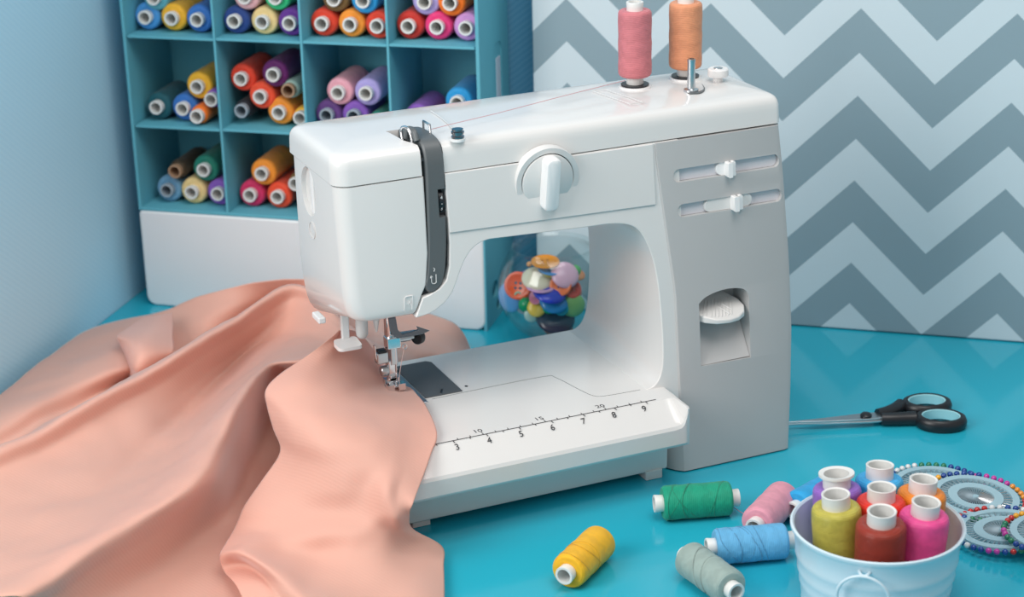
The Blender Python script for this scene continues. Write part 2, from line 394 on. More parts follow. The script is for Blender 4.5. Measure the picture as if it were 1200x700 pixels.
SP = [  # along the wall, height, colour, label, kind, tube
 (.016, .2900, 'teal', 'teal spool lying on top of the blue and yellow spools, top left compartment', 0, 0), (.0056, .2718, 'sky', 'sky blue spool at the left side of the top left compartment', 0, 0),
 (.0315, .2718, 'yellow', 'yellow spool between two blue spools in the top left compartment', 0, 0), (.0570, .2718, 'royal', 'royal blue spool at the right of the top left compartment', 0, 0),
 (.0925, .2718, 'navy', 'navy blue spool at the bottom left of the second top compartment', 0, 0), (.1040, .2938, 'palepink', 'pale pink spool lying above the navy spool', 0, 0), (.1188, .2718, 'cream', 'cream yellow spool in the middle of the second top compartment', 0, 0),
 (.1448, .2718, 'purple', 'deep purple spool beside the cream spool, top row', 0, 0), (.1325, .2940, 'green', 'bright green spool above the cream and purple spools', 0, 0),
 (.1747, .2722, 'red', 'red spool at the bottom left of the third top compartment', 0, 0), (.1867, .2942, 'brown', 'brown spool above the left red spool, third top compartment', 0, 0), (.2005, .2722, 'orange', 'light orange spool in the middle of the third top compartment', 0, 0),
 (.2145, .2942, 'azure', 'azure blue spool above the light orange spool', 0, 0), (.2262, .2722, 'red', 'red spool at the right of the third top compartment', 0, 0),
 (.2548, .2731, 'darkred', 'dark red spool at the bottom left of the fourth top compartment', 0, 0), (.2700, .2945, 'lavender', 'lavender spool above the dark red and magenta spools', 0, 0), (.2805, .2731, 'magenta', 'magenta pink spool in the middle of the fourth top compartment', 0, 0),
 (.2935, .2948, 'vorange', 'vivid orange spool above the magenta and orchid spools', 0, 0), (.3065, .2731, 'orchid', 'orchid pink spool at the right end of the top row', 0, 0),
 (.0093, .1887, 'dteal', 'dark teal spool alone at the left of the middle left compartment', 0, 0), (.0352, .1887, 'royal', 'blue spool in the middle left compartment under the yellow spool', 0, 0), (.0508, .2095, 'yellow', 'golden yellow spool leaning on the divider above the blue spool', 0, 0),
 (.0530, .1848, 'vorange', 'thin orange spool with a white tube end sticking out, middle left compartment', 1, 0), (.0640, .1985, 'violet', 'violet spool half hidden by the first divider, middle row', 1, 0),
 (.0940, .2188, 'red', 'dark red spool lying high at the left of the second middle compartment', 0, 0), (.1120, .2035, 'coral', 'orange red spool with a white tube in the second middle compartment', 0, 0), (.1262, .2245, 'plum', 'plum purple spool lying high beside the dark red spool', 0, 0),
 (.0925, .1893, 'black', 'black spool with a grey tube at the floor of the second middle compartment', 1, 2), (.1395, .2105, 'mint', 'thin mint spool with a brown tube above the yellow spools', 1, 3), (.1285, .1893, 'orange', 'light orange spool on the floor, second middle compartment', 0, 0),
 (.1490, .1855, 'yellow', 'yellow spool against the second divider, middle row', 1, 0),
 (.1865, .2106, 'pink', 'pale rose spool on top in the third middle compartment', 0, 0), (.2125, .2110, 'lavender', 'lavender blue spool on top beside the pale rose spool', 0, 0), (.1745, .1893, 'dviolet', 'dark violet spool with a grey tube under the pale rose spool', 0, 2),
 (.1995, .1893, 'violet', 'violet spool with a grey tube between the two lower spools, third middle compartment', 0, 2), (.2208, .1852, 'dgreen', 'dark green spool with a brown tube, lower right of the third middle compartment', 1, 3),
 (.2965, .2065, 'azure', 'bright blue spool on top at the right end of the middle row', 0, 0), (.2580, .1896, 'violet', 'purple spool at the floor of the fourth middle compartment', 0, 0), (.2880, .1896, 'red', 'red spool under the bright blue spool, mostly hidden', 0, 0),
 (.0122, .1093, 'bluegrey', 'blue grey spool at the left of the bottom left compartment', 0, 2), (.0225, .1285, 'dbrown', 'thin dark brown spool with a brown tube above the blue grey spool', 1, 3), (.0375, .1093, 'cream', 'cream yellow spool on the floor of the bottom left compartment', 0, 0),
 (.0505, .1310, 'dgreen', 'green spool leaning above the cream spool', 0, 0), (.0635, .1093, 'violet', 'violet spool half hidden by the divider, bottom left compartment', 0, 0),
 (.0945, .1093, 'rose', 'rose red spool on the floor of the second bottom compartment', 0, 0), (.1080, .1310, 'orange', 'orange spool lying on top of two red spools, bottom row', 0, 0), (.1215, .1093, 'coral', 'coral red spool on the floor beside the rose red spool', 0, 0),
 (.1400, .1230, 'brown', 'brown spool just showing beside the machine head', 1, 0)]
for (a, z, c_, lab, k, tb) in SP:
    fr = .004 if lab.startswith('thin orange') else .012 + .003 * random.random()
    yaw = 0
    ax = syv
    spool(lab, col[c_], sworld(a, fr, z), ax, random.random() * 6, G, k, [None, None, M_tube_grey, M_tube_brown][tb])

# ---------------- sewing machine ----------------
SM = thing('sewing_machine', 'white sewing machine with dark grey threading strip and round front dial on the turquoise table', 'sewing machine', (-.07, .06, 0))
def sp(name, me, m, bw=0, seg=3, lab=None, parent=None):
    o = link(name, me, m, parent or SM)
    if bw: bevel(o, bw, seg)
    if lab: o['label'] = lab
    return o
def ybk(z): return .142 - .022 * max(0, min(1, (z - .07) / .18))
# C-shaped arm body: underside curve, inner wall of the column, foot fillet
arc = cr([(-.1925, 0, .1555), (-.181, 0, .1572), (-.1709, 0, .1625), (-.1631, 0, .1705), (-.1562, 0, .1845), (-.151, 0, .1930), (-.1447, 0, .1990), (-.1353, 0, .2024), (-.120, 0, .2022), (-.062, 0, .2000), (-.035, 0, .1990), (-.018, 0, .1935), (-.0085, 0, .178), (-.003, 0, .155), (-.0008, 0, .12), (-.0012, 0, .092), (-.004, 0, .079), (-.009, 0, .0725), (-.016, 0, .0702)], 5)
poly = [(p.x, p.z) for p in arc] + [(-.016, .05), (.02, .05), (.02, .2536), (-.163, .2536), (-.1630, .205), (-.1645, .188), (-.1675, .1785), (-.173, .1735), (-.1805, .1705), (-.1862, .1690)]
sp('arm_body', prism(poly, yfr, ybk), M_white, .0042, 6)
# backing of the threading strip slot (dark gap)
sp('strip_slot', prism([(-.1875, .168), (-.162, .168), (-.162, .2690), (-.186, .2690)], lambda z: yfr(z) + .0045, ybk), M_dark)
# proud front panel of the arm
poly = [(-.1628, .2120), (-.0483, .2094), (-.0012, .2084), (-.0012, .2531), (-.1632, .2540)]
sp('front_panel', prism(poly, lambda z: yfr(z) - .0012, lambda z: yfr(z) + .001), M_face, .0006, 2)
# head cover
def hring(z, ins=0, left=0, x1=-.1862, yb=.1275, rad=.011):
    t = max(0, min(1, (.176 - z) / .018))
    return [(x, y, z - t * .36 * max(0, y - .034) + (t * 3.0 * max(0, y - .105) ** 1.35)) for x, y in rrect(-.2418 + ins + left, x1 - ins * .3, yfr(z) + ins * .8, yb - ins, (rad, .0015, .004, .008), 8)]
zs = [(.2535, 0, 0), (.235, 0, 0), (.2, 0, .0002), (.185, 0, .0003), (.178, 0, .0004), (.1715, .0001, .0008), (.1665, .0004, .0014), (.1625, .0008, .0022), (.1600, .0014, .0032), (.1585, .0026, .0044), (.1577, .0044, .0056)]
def hx1(z):
    T = [(.157, -.1922), (.1715, -.1862), (.1770, -.1828), (.200, -.1796), (.212, -.1790), (.254, -.1783)]
    for (a, b), (c, d) in zip(T, T[1:]):
        if z <= c: return b + (d - b) * (z - a) / (c - a)
    return T[-1][1]
HC = sp('head_cover', loft([hring(z, i, l, hx1(z)) for z, i, l in zs][::-1]), M_white)
# round-ended recess with a vertical grip on the left face of the head
me = lathe_mesh([(0, -.0035), (1, -.0035), (1, .01), (0, .01)], 40)
me.transform(Matrix.Translation((-.2418, .0905, .2350)) @ Matrix.Diagonal((1, .0160, .0180, 1)) @ Matrix.Rotation(-PI / 2, 4, 'Y')); carve(HC, [tmp(me)]); bevel(HC, .0007, 2, 50)
sp('pressure_dial', box_mesh(-.2405, -.2370, .0850, .0905, .219, .251), M_whiter, .0012)
me = lathe_mesh([(.0058, 0), (.0064, 0), (.0064, .0005), (.0058, .0005)], 32, closed=True); me.transform(Matrix.Translation((-.2417, .0872, .2070)) @ Matrix.Rotation(-PI / 2, 4, 'Y'))
sp('lamp_cap_ring', me, M_face)
# top cover
def tring(z, ins):
    y0 = .0272 + (z - .2545) * .09; yb = .136 - max(0, z - .262) * .35
    return [(x, y, z) for x, y in rrect(-.2426 + ins * .75, .1062 - ins * .55, y0 + ins * .85, yb - ins * .85, (max(.004, .012 - ins * .2), .004, .006, .010), 8)]
zt = [(.2545, 0), (.2650, 0), (.2688, .0002), (.2716, .0012), (.2736, .0030), (.2749, .0058), (.2757, .0095), (.2765, .017), (.2775, .028), (.2781, .038)]
TC = sp('top_cover', loft([tring(z, i) for z, i in zt]), M_white)
# cut for the threading strip and take-up lever
cut = [(-.1795, .020), (-.1630, .020), (-.1640, .048), (-.1665, .0665), (-.1905, .0665), (-.1860, .044), (-.1795, .034)]
c1 = tmp(slab(cut, .262, .30)); c2 = tmp(box_mesh(-.1795, -.1630, .01, .040, .25, .30))
carve(TC, [c1, c2])
sp('lever_well', slab([(-.1900, .066), (-.1668, .066), (-.1660, .03), (-.178, .03)][::-1], .2640, .2660), M_plate)
# threading strip: runs down the front and over the top
path = cr([(-.1790, .0188, .1725), (-.1768, .0195, .1780), (-.1742, .0205, .1880), (-.1720, .0224, .2080), (-.1706, .0248, .2400), (-.1700, .0262, .2560), (-.1700, .0275, .2660), (-.1703, .0305, .2735), (-.1708, .036, .2775), (-.1720, .046, .2795), (-.1735, .058, .2795), (-.1745, .066, .2780)], 5)
W = .0069; v = []; f = []
for i, p in enumerate(path):
    t = (path[min(i + 1, len(path) - 1)] - path[max(i - 1, 0)]).normalized(); nrm = Vector((0, -t.z, t.y)).normalized()
    ww = W * min(1, .40 + .13 * i); a = p + nrm * .0006; b = p - nrm * .006
    v += [a + Vector((-ww + .0012, 0, 0)), a + Vector((ww - .0012, 0, 0)), a + Vector((ww, 0, 0)) - nrm * .0012, b + Vector((ww, 0, 0)), b + Vector((-ww, 0, 0)), a + Vector((-ww, 0, 0)) - nrm * .0012]
for i in range(len(path) - 1):
    for k in range(6): l = (k + 1) % 6; f.append((i * 6 + k, i * 6 + l, i * 6 + 6 + l, i * 6 + 6 + k))
f += [tuple(range(6)), tuple((len(path) - 1) * 6 + k for k in range(6))]
ST = sp('threading_strip', mesh_from(v, f, angle=28), M_strip)
c = tmp(box_mesh(-.1695, -.1625, .010, .0295, .2240, .2440)); carve(ST, [c])
sp('strip_joint', box_mesh(-.1762, -.1640, .0236, .0240, .2276, .2279), M_dark)
me = lathe_mesh([(0, -.0022), (.0085, -.0022), (.0092, -.0016), (.0092, .0016), (.0085, .0022), (0, .0022)], 40)
me.transform(Matrix.Translation((-.1668, .0335, .2340)) @ Matrix.Rotation(PI / 2, 4, 'Y')); TD = sp('tension_dial', me, M_dark, lab='black tension wheel with white numerals set in the grey strip')
RX = Matrix.Rotation(PI / 2, 4, 'X')
for k, (dz, s) in enumerate(((.0035, '4'), (-.0005, '-'), (-.0045, '3'))):
    me = text_mesh(s, .0036); me.transform(Matrix.Translation((-.1668, .0335 - math.sqrt(.0094 ** 2 - dz * dz), .2340 + dz)) @ RX)
    sp('numeral', me, M_relief, parent=TD)
# arrow marks moulded in the strip and on the head
me = tube_mesh([(-.1792, .0178, .1835), (-.1792, .0177, .1795), (-.1785, .0176, .1785), (-.1768, .0176, .1783), (-.1758, .0177, .1790), (-.1756, .0180, .1848)], .00025, 6); sp('arrow_mark', me, M_relief)
me = tube_mesh([(-.1800, .0179, .1828), (-.1792, .0179, .1843), (-.1782, .0179, .1832)], .00025, 6); sp('arrow_mark', me, M_relief)
me = tube_mesh([(-.1770, .0182, .1870), (-.1762, .0184, .1888), (-.1772, .0184, .1896)], .00025, 6); sp('arrow_mark', me, M_relief)
me = tube_mesh([(-.2010, .0168, .1625), (-.1998, .0176, .1712), (-.1985, .0178, .1722), (-.1938, .0178, .1722)], .00028, 6); sp('arrow_mark', me, M_relief)
me = tube_mesh([(-.1950, .0168, .1625), (-.1938, .0178, .1720)], .00028, 6); sp('arrow_mark', me, M_relief)
me = tube_mesh([(-.1975, .0172, .1665), (-.1962, .0174, .1685), (-.1955, .0172, .1655)], .00028, 6); sp('arrow_mark', me, M_relief)
# take-up lever (steel hook), side bracket, bobbin thread guide
sp('take_up_lever', tube_mesh(cr([(-.1850, .045, .270), (-.1850, .050, .2815), (-.1838, .0475, .2850), (-.1822, .0425, .2840), (-.1815, .039, .2780), (-.1820, .037, .270)], 6), .0011, 8), M_chrome, lab='bright steel take-up lever showing in the slot')
me = tube_mesh(cr([(-.1825, .047, .277), (-.1820, .046, .2830), (-.1800, .0435, .2838), (-.1792, .0395, .2825), (-.1790, .036, .277)], 6), .0022, 8); sp('lever_guard', me, M_strip)
me = tube_mesh([(-.1662, .0555, .276), (-.1662, .0555, .2850), (-.1660, .0440, .2850), (-.1660, .0425, .276)], .0009, 8); sp('wire_guide', me, M_steel)
GD = sp('bobbin_winder_tension', lathe_mesh([(0, 0), (.0052, 0), (.0052, .0018), (.0030, .0022)], 32), M_whiter, lab='white collared guide with stacked steel discs on the top cover')
GD.location = Vector((-.1508, .0305, .2750)) - SM.location
for dz, r in ((.0022, .0046), (.0042, .0040), (.0055, .0046), (.0074, .0040)):
    d = link('steel_disc', lathe_mesh([(0, 0), (r, 0), (r, .0011), (0, .0011)], 28), M_darksteel, GD, world=False, loc=(0, 0, dz))
# thin moulded lines on the cover
sp('cover_line', tube_mesh(cr([(-.1436, .0985, .2790), (-.1440, .080, .2789), (-.1460, .058, .2788), (-.1495, .036, .2778)], 5), .0004, 6), M_white)
me = tube_mesh([(-.0165, .094, .2788), (-.0060, .092, .2788), (.0020, .047, .2788), (-.0085, .047, .2788)], .00035, 6, closed=True); sp('cover_line', me, M_white)
# column: front block with a bevelled left edge
def xr(z):
    T = [(0, .1052), (.05, .1092), (.10, .1118), (.152, .1113), (.218, .1084), (.254, .1057)]
    for (a, b), (c, d) in zip(T, T[1:]):
        if z <= c: return b + (d - b) * (z - a) / (c - a)
    return T[-1][1]
rings = []
for k in range(27):
    z = .0012 + (.2532 - .0012) * k / 26
    b = min(.0118, max(.0008, (.2532 - z) * .105)); d = b * 1.25; X = xr(z); y = yfr(z); yb = ybk(z) + .001
    pr = .0016
    rings.append([(.0004, yb, z), (.0004, y + d + .001, z), (.0004 + b * .22, y + d * .62, z), (b * .6, y + d * .25 - pr * .3, z), (b, y - pr * .8, z), (b + .003, y - pr, z), (X - .006, y - pr, z), (X - .0022, y - pr * .2, z), (X - .0003, y + .0030, z), (X, y + .008, z), (X - .002, yb, z)])
TW = sp('column_panel', loft(rings, angle=60), M_panel, lab='right column with grey front')
cuts = []
def slot(cx, cz, w_, h, depth, tilt=0):
    ring = [(x, z) for x, z in rrect(cx - w_ / 2, cx + w_ / 2, cz - h / 2, cz + h / 2, (h / 2 - .0002,) * 4, 8)]
    return tmp(prism(ring, lambda z: yfr(z) - .01, lambda z: yfr(z) + depth))
cuts.append(slot(.0583, .2272, .0890, .0098, .0035)); cuts.append(slot(.0600, .2010, .0880, .0098, .0035))
niche = cr([(.0302, 0, .1290), (.036, 0, .1330), (.046, 0, .1358), (.056, 0, .1364), (.066, 0, .1350), (.0712, 0, .1315), (.0728, 0, .1260)], 5)
poly = [(p.x, p.z) for p in niche] + [(.0724, .0800), (.0298, .0806)]
cuts.append(tmp(prism(poly, lambda z: yfr(z) - .01, lambda z: yfr(z) + .022)))
carve(TW, cuts)
TW.data.materials.clear(); TW.data.materials.append(M_panel)
SLOTM = mat('pale_slot', (.68, .69, .74), rough=.45)
for cx, cz in ((.0583, .2272), (.0600, .2010)):
    ring = rrect(cx - .0442, cx + .0442, cz - .0047, cz + .0047, (.0045,) * 4, 8)
    sp('slot_bed', prism(ring, lambda z: yfr(z) + .0022, lambda z: yfr(z) + .0040), SLOTM)
def yf2(d): return lambda z: yfr(z) + d
s1 = sp('slider_knob', prism(rrect(.0500, .0640, .2222, .2322, (.0048, .001, .001, .0048), 6), yf2(-.0005), yf2(.003)), M_whiter, .0004)
link('grip', prism(rrect(.0565, .0600, .2215, .2325, (.0008,) * 4, 3), yf2(-.0075), yf2(0)), M_whiter, s1); link('grip', prism(rrect(.0612, .0640, .2218, .2325, (.0008,) * 4, 3), yf2(-.0045), yf2(0)), M_whiter, s1)
s2 = sp('slider_knob', prism(rrect(.0390, .0790, .1962, .2060, (.0047,) * 4, 6), yf2(-.0006), yf2(.003)), M_face, .0004)
link('grip', prism(rrect(.0605, .0645, .1955, .2065, (.0008,) * 4, 3), yf2(-.0075), yf2(0)), M_whiter, s2); link('grip', prism(rrect(.0660, .0690, .1958, .2065, (.0008,) * 4, 3), yf2(-.0045), yf2(0)), M_whiter, s2)
# niche back slope and reverse lever
v = [(.0300, yfr(.0808) - .0005, .0808), (.0722, yfr(.0808) - .0005, .0808), (.0722, yfr(.118) + .020, .118), (.0300, yfr(.118) + .020, .118), (.0300, .034, .0806), (.0722, .034, .0806)]
sp('niche_slope', mesh_from(v, [(0, 1, 2, 3), (0, 4, 5, 1), (0, 3, 4), (1, 5, 2), (2, 5, 4, 3)], smooth=False), M_panel)
lev = [(.0306, .0345), (.0306, .0040), (.0345, -.0015), (.042, -.0062), (.052, -.0080), (.061, -.0065), (.068, -.0022), (.0712, .0040), (.0700, .0120), (.0640, .0200), (.0620, .0345)]
ring0 = [(x, y + .0120 , .1130 + (y) * .12) for x, y in lev]; ring1 = [(x, y + .0120, .1185 + (y) * .38) for x, y in lev]
LV = sp('reverse_lever', loft([ring0, ring1]), M_face, .0012, 3, 'ribbed reverse lever in the column niche')
for k in range(9):
    x = .0335 + k * .0028; y0 = .0120 + max(-.0040 - k * .0004 + (.002 if k < 2 else 0), -.006) + .001
    a = (x, y0 + .001, .1188 + (y0 - .011) * .38); b = (x + .010, .0265, .1188 + .0145 * .38)
    link('rib', tube_mesh([a, b], .00035, 5), M_face, LV)
link('arrow_mark', tube_mesh([(.0545, .0090, .1180), (.0500, .0175, .1212), (.0540, .0205, .1222), (.0585, .0130, .1195)], .0003, 6), M_relief, LV)
# stitch selector: ring, dial, bar grip
def disc(r, y0, y1, seg=64, bev=.0006):
    me = lathe_mesh([(0, 0), (r, 0), (r, y1 - bev), (r - bev, y1), (0, y1)], seg); return me
DM = Matrix.Translation((-.0866, .02545, .2392)) @ Matrix.Rotation(PI / 2 + math.atan(SL) , 4, 'X') 
me = lathe_mesh([(.0203, -.004), (.0247, -.004), (.0247, .0022), (.0243, .0028), (.0206, .0028), (.0203, .0024)], 72, closed=True); me.transform(DM)
sp('dial_surround', me, M_face)
me = lathe_mesh([(0, -.004), (.0196, -.004), (.0196, .0030), (.0188, .0036), (0, .0036)], 72); me.transform(DM)
DL = sp('selector_dial', me, M_face)
me = lathe_mesh([(.0196, -.004), (.0203, -.004), (.0203, .0008), (.0196, .0008)], 72, closed=True); me.transform(DM); link('gap', me, M_strip, DL)
rg = rrect(-.0058, .0058, -.0200, .0192, (.004,) * 4, 6)
me = loft([[(x, y, .002) for x, y in rg], [(x, y, .0105) for x, y in rg], [(x * .86, y * .96, .0122) for x, y in rg], [(x * .6, y * .9, .0128) for x, y in rg]]); me.transform(DM @ Matrix.Rotation(math.radians(-2), 4, 'Z'))
link('bar_grip', me, M_whiter, DL)
# spool pins, discs, bobbin winder
def onmach(name, me, loc, m, lab=None, parent=None):
    o = link(name, me, m, parent or SM, world=False); o.location = Vector(loc) - SM.location
    if lab: o['label'] = lab
    return o
for x, y in ((.0180, .0920), (.0631, .0965)):
    onmach('spool_rest', lathe_mesh([(0, -.004), (.0120, -.004), (.0122, .0008), (.0120, .0014), (0, .0014)], 40), (x, y, .2780), M_whiter)
    onmach('felt_pad', lathe_mesh([(0, 0), (.0104, 0), (.0106, .0012), (0, .0012)], 40), (x, y, .2794), M_dark)
    onmach('spool_pin', lathe_mesh([(0, 0), (.0036, 0), (.0036, .055), (.003, .057), (0, .057)], 16), (x, y, .2780), M_whiter)
onmach('winder_spindle', lathe_mesh([(0, -.002), (.0055, -.002), (.0055, .0012), (.0030, .0020), (.0028, .021), (.0030, .022), (.0030, .0240), (.0018, .0242), (.0018, .020), (0, .020)], 28), (.0487, .0607, .2785), M_steel, 'steel bobbin winder spindle')
sl_ = cr([(.0440, .0570, 0), (.0520, .0545, 0), (.0600, .0610, 0), (.0660, .0760, 0)], 6)
L1 = [(p.x - .0, p.y - .0030 * (1 - k / (len(sl_) - 1)) , 0) for k, p in enumerate(sl_)]; L2 = [(p.x, p.y + .0030 * (1 - k / (len(sl_) - 1)), 0) for k, p in enumerate(sl_)]
sp('winder_slot', slab(L1 + L2[::-1][1:], .2755, .2784), M_strip)
ws = onmach('winder_stop', lathe_mesh([(0, 0), (.0036, 0), (.0036, .0042), (.0074, .0044), (.0078, .0052), (.0078, .0096), (.0070, .0104), (0, .0104)], 36), (.0800, .0760, .2780), M_whiter, 'round white winder stop')
link('screw_head', lathe_mesh([(0, 0), (.0036, 0), (.0034, .0006), (0, .0006)], 20), M_steel, ws, world=False, loc=(0, 0, .0102))
# free arm, extension bed, base
def bed_section(k):
    # k 0..1 lifts the front slope to the flat level at the right-hand end
    return [(.1450, .036), (.1450, .0680), (.1430, .0700), (-.0085, .0700), (-.0130, .0696 ), (-.0300, .0580 + .0115 * k), (-.0330, .0560 + .0122 * k), (-.0342, .0535 + .012 * k), (-.0338, .0415), (-.0320, .0392), (-.0020, .0370)]
rings = []
for x, k, ins in [(-.242, 0, .004), (-.2415, 0, .0015), (-.2400, 0, 0), (-.20, 0, 0), (-.1, 0, 0), (-.03, 0, 0), (-.014, 0, 0), (-.0085, .06, 0), (-.0062, .25, 0), (-.0045, .62, .0002), (-.0030, 1, .0008), (-.0012, 1, .0022), (-.0004, 1, .0045), (0, 1, .0075)]:
    s = bed_section(k); rings.append([(x, max(y, -.0342 + ins) if y < 0 else y - ins * .2, z - (ins * .3 if z > .05 else 0)) for y, z in s])
sp('extension_bed', loft(rings, angle=25), M_white)
v = [(-.239, .0, .0060), (-.002, .0, .0060), (-.002, -.0010, .0400), (-.239, -.0010, .0400), (-.239, .138, .0060), (-.002, .138, .0060), (-.002, .138, .0400), (-.239, .138, .0400)]
sp('base', mesh_from(v, [(0, 1, 2, 3), (4, 7, 6, 5), (0, 4, 5, 1), (3, 2, 6, 7), (0, 3, 7, 4), (1, 5, 6, 2)]), M_white, .0015)
for x, y in ((-.198, .006), (-.0125, .0005), (-.2, .125), (.095, .02), (.095, .12)):
    sp('foot', box_mesh(x - .0085, x + .0055, y - .002, y + .012, 0, .0075), M_white if x < 0 else M_dark, .0008, 2)
# slide plate, needle plate, screw hole, plate ticks
sp('slide_plate', slab([(-.1690, .0672), (-.1392, .0672), (-.1392, .1300), (-.1425, .1340), (-.1690, .1340)], .0685, .0708), M_plate, .0004, 2)
sp('needle_plate', slab([(-.2300, .0600), (-.1696, .0600), (-.1696, .1340), (-.2300, .1340)], .0685, .0706), M_steel, .0004, 2)
sp('plate_notch', slab([(-.1560, .0705), (-.1545, .0700), (-.1515, .0760), (-.1530, .0765)], .0705, .0711), M_dark)
sp('screw_hole', slab([(-.1330 + .0013 * math.cos(a), .0750 + .0013 * math.sin(a)) for a in [k * PI / 6 for k in range(12)]], .0695, .0702), M_dark)
me = tube_mesh(cr([(-.165, .0640, .0701), (-.120, .0655, .0701), (-.073, .0655, .0701), (-.0660, .0590, .0701), (-.0600, .030, .0701), (-.0560, .0160, .0701), (-.0480, .0115, .0701), (-.0200, .0100, .0701)], 6), .00016, 5); sp('bed_joint_line', me, M_strip)
# printed measuring scale: centimetres above the line, inches below
RU = sp('measuring_scale', box_mesh(-.2350, -.0179, -.0112, -.0108, .0699, .0702), M_print, lab='black printed measuring scale along the front of the bed, centimetres above and inches below')
parts = []
for k in range(-2, 14):
    x = -.1554 + (k) * .0097 * 1.0
    if -.235 < x < -.018:
        h = .0026 if k % 5 else .0044
        link('tick', box_mesh(x - .00020, x + .00020, -.0110, -.0110 + h, .0699, .0702), M_print, RU)
for k in range(0, 15):
    x = -.1795 - .0254 + k * .0127 + .0005
    h = .0040 if k % 2 == 0 else .0024
    if x < -.018: link('tick', box_mesh(x - .00020, x + .00020, -.0110 - h, -.0110, .0699, .0702), M_print, RU)
for s, x in (('10', -.1570), ('15', -.1090), ('20', -.0600)):
    me = text_mesh(s, .0072, .00004); me.transform(Matrix.Translation((x, -.0040, .0701))); link('numeral', me, M_print, RU)
for k, s in enumerate('3456789'):
    x = -.1782 + .0246 * k
    me = text_mesh(s, .0072, .00004); me.transform(Matrix.Translation((x, -.0172, .0701 - .0026)) @ Matrix.Rotation(.55, 4, 'X')); link('numeral', me, M_print, RU)
# ----- needle area -----
def cyl(name, x, y, z0, z1, r, m, seg=20, parent=None, lab=None):
    me = lathe_mesh([(0, z0), (r, z0), (r, z1), (0, z1)], seg); me.transform(Matrix.Translation((x, y, 0))); return sp(name, me, m, parent=parent, lab=lab)
PB = cyl('presser_bar', -.1868, .092, .086, .165, .0030, M_steel)
NB = cyl('needle_bar', -.1880, .0850, .1160, .165, .0030, M_chrome)
NC = sp('needle_clamp', box_mesh(-.1920, -.1815, .0800, .0890, .1082, .1168), M_chrome, .0007)
me = lathe_mesh([(0, 0), (.0024, 0), (.0024, .0085), (.0014, .0086), (.0014, .0115), (0, .0115)], 16); me.transform(Matrix.Translation((-.1815, .0840, .1135)) @ Matrix.Rotation(PI / 2, 4, 'Y')); link('screw_shank', me, M_steel, NC)
me = lathe_mesh([(0, 0), (.0052, 0), (.0055, .0010), (.0055, .0042), (.0048, .0052), (0, .0052)], 24); me.transform(Matrix.Translation((-.1685, .0830, .1128)) @ Matrix.Rotation(PI / 2, 4, 'Y') @ Matrix.Rotation(-.5, 4, 'X')); link('clamp_screw', me, M_dark, NC)
me = tube_mesh([(.0016 * math.cos(a) - .1788, .0800, .1086 + .0020 * math.sin(a)) for a in [k * PI / 6 for k in range(12)]], .0005, 6, closed=True); link('thread_loop', me, M_chrome, NC)
cyl('needle', -.1845, .0845, .0765, .1085, .0006, M_chrome, 10)
v = [(-.1905, .083, .1330), (-.1845, .083, .1330), (-.1845, .083, .1240), (-.1815, .083, .1205), (-.1690, .083, .1215), (-.1700, .083, .1242), (-.1600, .083, .1195), (-.1665, .083, .1180), (-.1860, .083, .1180), (-.1905, .083, .1235)]
poly = [(a, c) for a, b, c in v]
sp('threader_hook', prism(poly, lambda z: .0800 - (.1330 - z) * .35, lambda z: .0815 - (.1330 - z) * .35), mat('dark_steel', (.20, .22, .25), rough=.25, metal=.9), .0005)
v = slab([(-.1890, .0755), (-.1700, .0765), (-.1660, .0800), (-.1700, .0830), (-.1890, .0840)], .1186, .1196); sp('threader_guide', v, M_steel, .0003)
# presser foot shank, lever, thumb screw, foot
sp('foot_shank', box_mesh(-.1905, -.1835, .0850, .0905, .0800, .0975), M_chrome, .0012)
sp('foot_holder', box_mesh(-.1885, -.1830, .0840, .0900, .0935, .1080), M_steel, .0010)
sp('presser_lever', tube_mesh(cr([(-.1978, .085, .0975), (-.2000, .0845, .1020), (-.2006, .084, .1085), (-.2012, .0835, .1125)], 5), .0009, 8), M_chrome)
sp('foot_clamp', box_mesh(-.1995, -.1905, .0830, .0900, .0965, .1055), M_steel, .0012)
sp('clamp_cap', box_mesh(-.1985, -.1915, .0825, .0890, .1050, .1075), M_dark, .0010)
me = lathe_mesh([(0, 0), (.0036, 0), (.0040, .0006), (.0040, .0050), (.0034, .0058), (0, .0058)], 20); me.transform(Matrix.Translation((-.1905, .0860, .0900)) @ Matrix.Rotation(-PI / 2, 4, 'Y')); sp('thumb_screw', me, M_steel)
FT = sp('presser_foot', box_mesh(-.1950, -.1805, .0790, .0990, .0772, .0788), M_chrome, .0006)
link('toe', box_mesh(-.1950, -.1900, .0740, .0800, .0772, .0822), M_chrome, FT); link('toe', box_mesh(-.1868, -.1815, .0740, .0800, .0772, .0822), M_chrome, FT)
link('bridge', box_mesh(-.1935, -.1820, .0850, .0900, .0785, .0830), M_chrome, FT)
# white threader finger, grey light bulb and fangs below the head
TF = sp('threader_lever', box_mesh(-.2238, -.2178, .0880, .0920, .1180, .160), M_whiter, .0012, lab='small white plastic threader lever under the head')
rg = rrect(-.2310, -.2130, .0740, .0900, (.004, .003, .003, .004), 5)
link('finger_rest', loft([[(x, y, .1158) for x, y in rg], [(x, y, .1182 + (y - .074) * .12) for x, y in rg]]), M_whiter, TF)
sp('lamp_bulb', lathe_mesh([(0, 0), (.0030, .0006), (.0044, .003), (.0046, .008), (.0046, .04), (0, .04)], 24), mat('frosted_bulb', (.70, .70, .70), rough=.2)).location = Vector((-.2085, .088, .1180)) - SM.location
sp('underframe', box_mesh(-.2300, -.1920, .080, .112, .1480, .162), M_face, .002)
me = lathe_mesh([(0, 0), (.0008, .0006), (.003, .012), (0, .012)], 12); me.transform(Matrix.Translation((-.1972, .088, .1205))); sp('fang', me, M_whiter)
sp('thread_clip', box_mesh(-.2440, -.2385, .078, .094, .1385, .1430), M_whiter, .001)
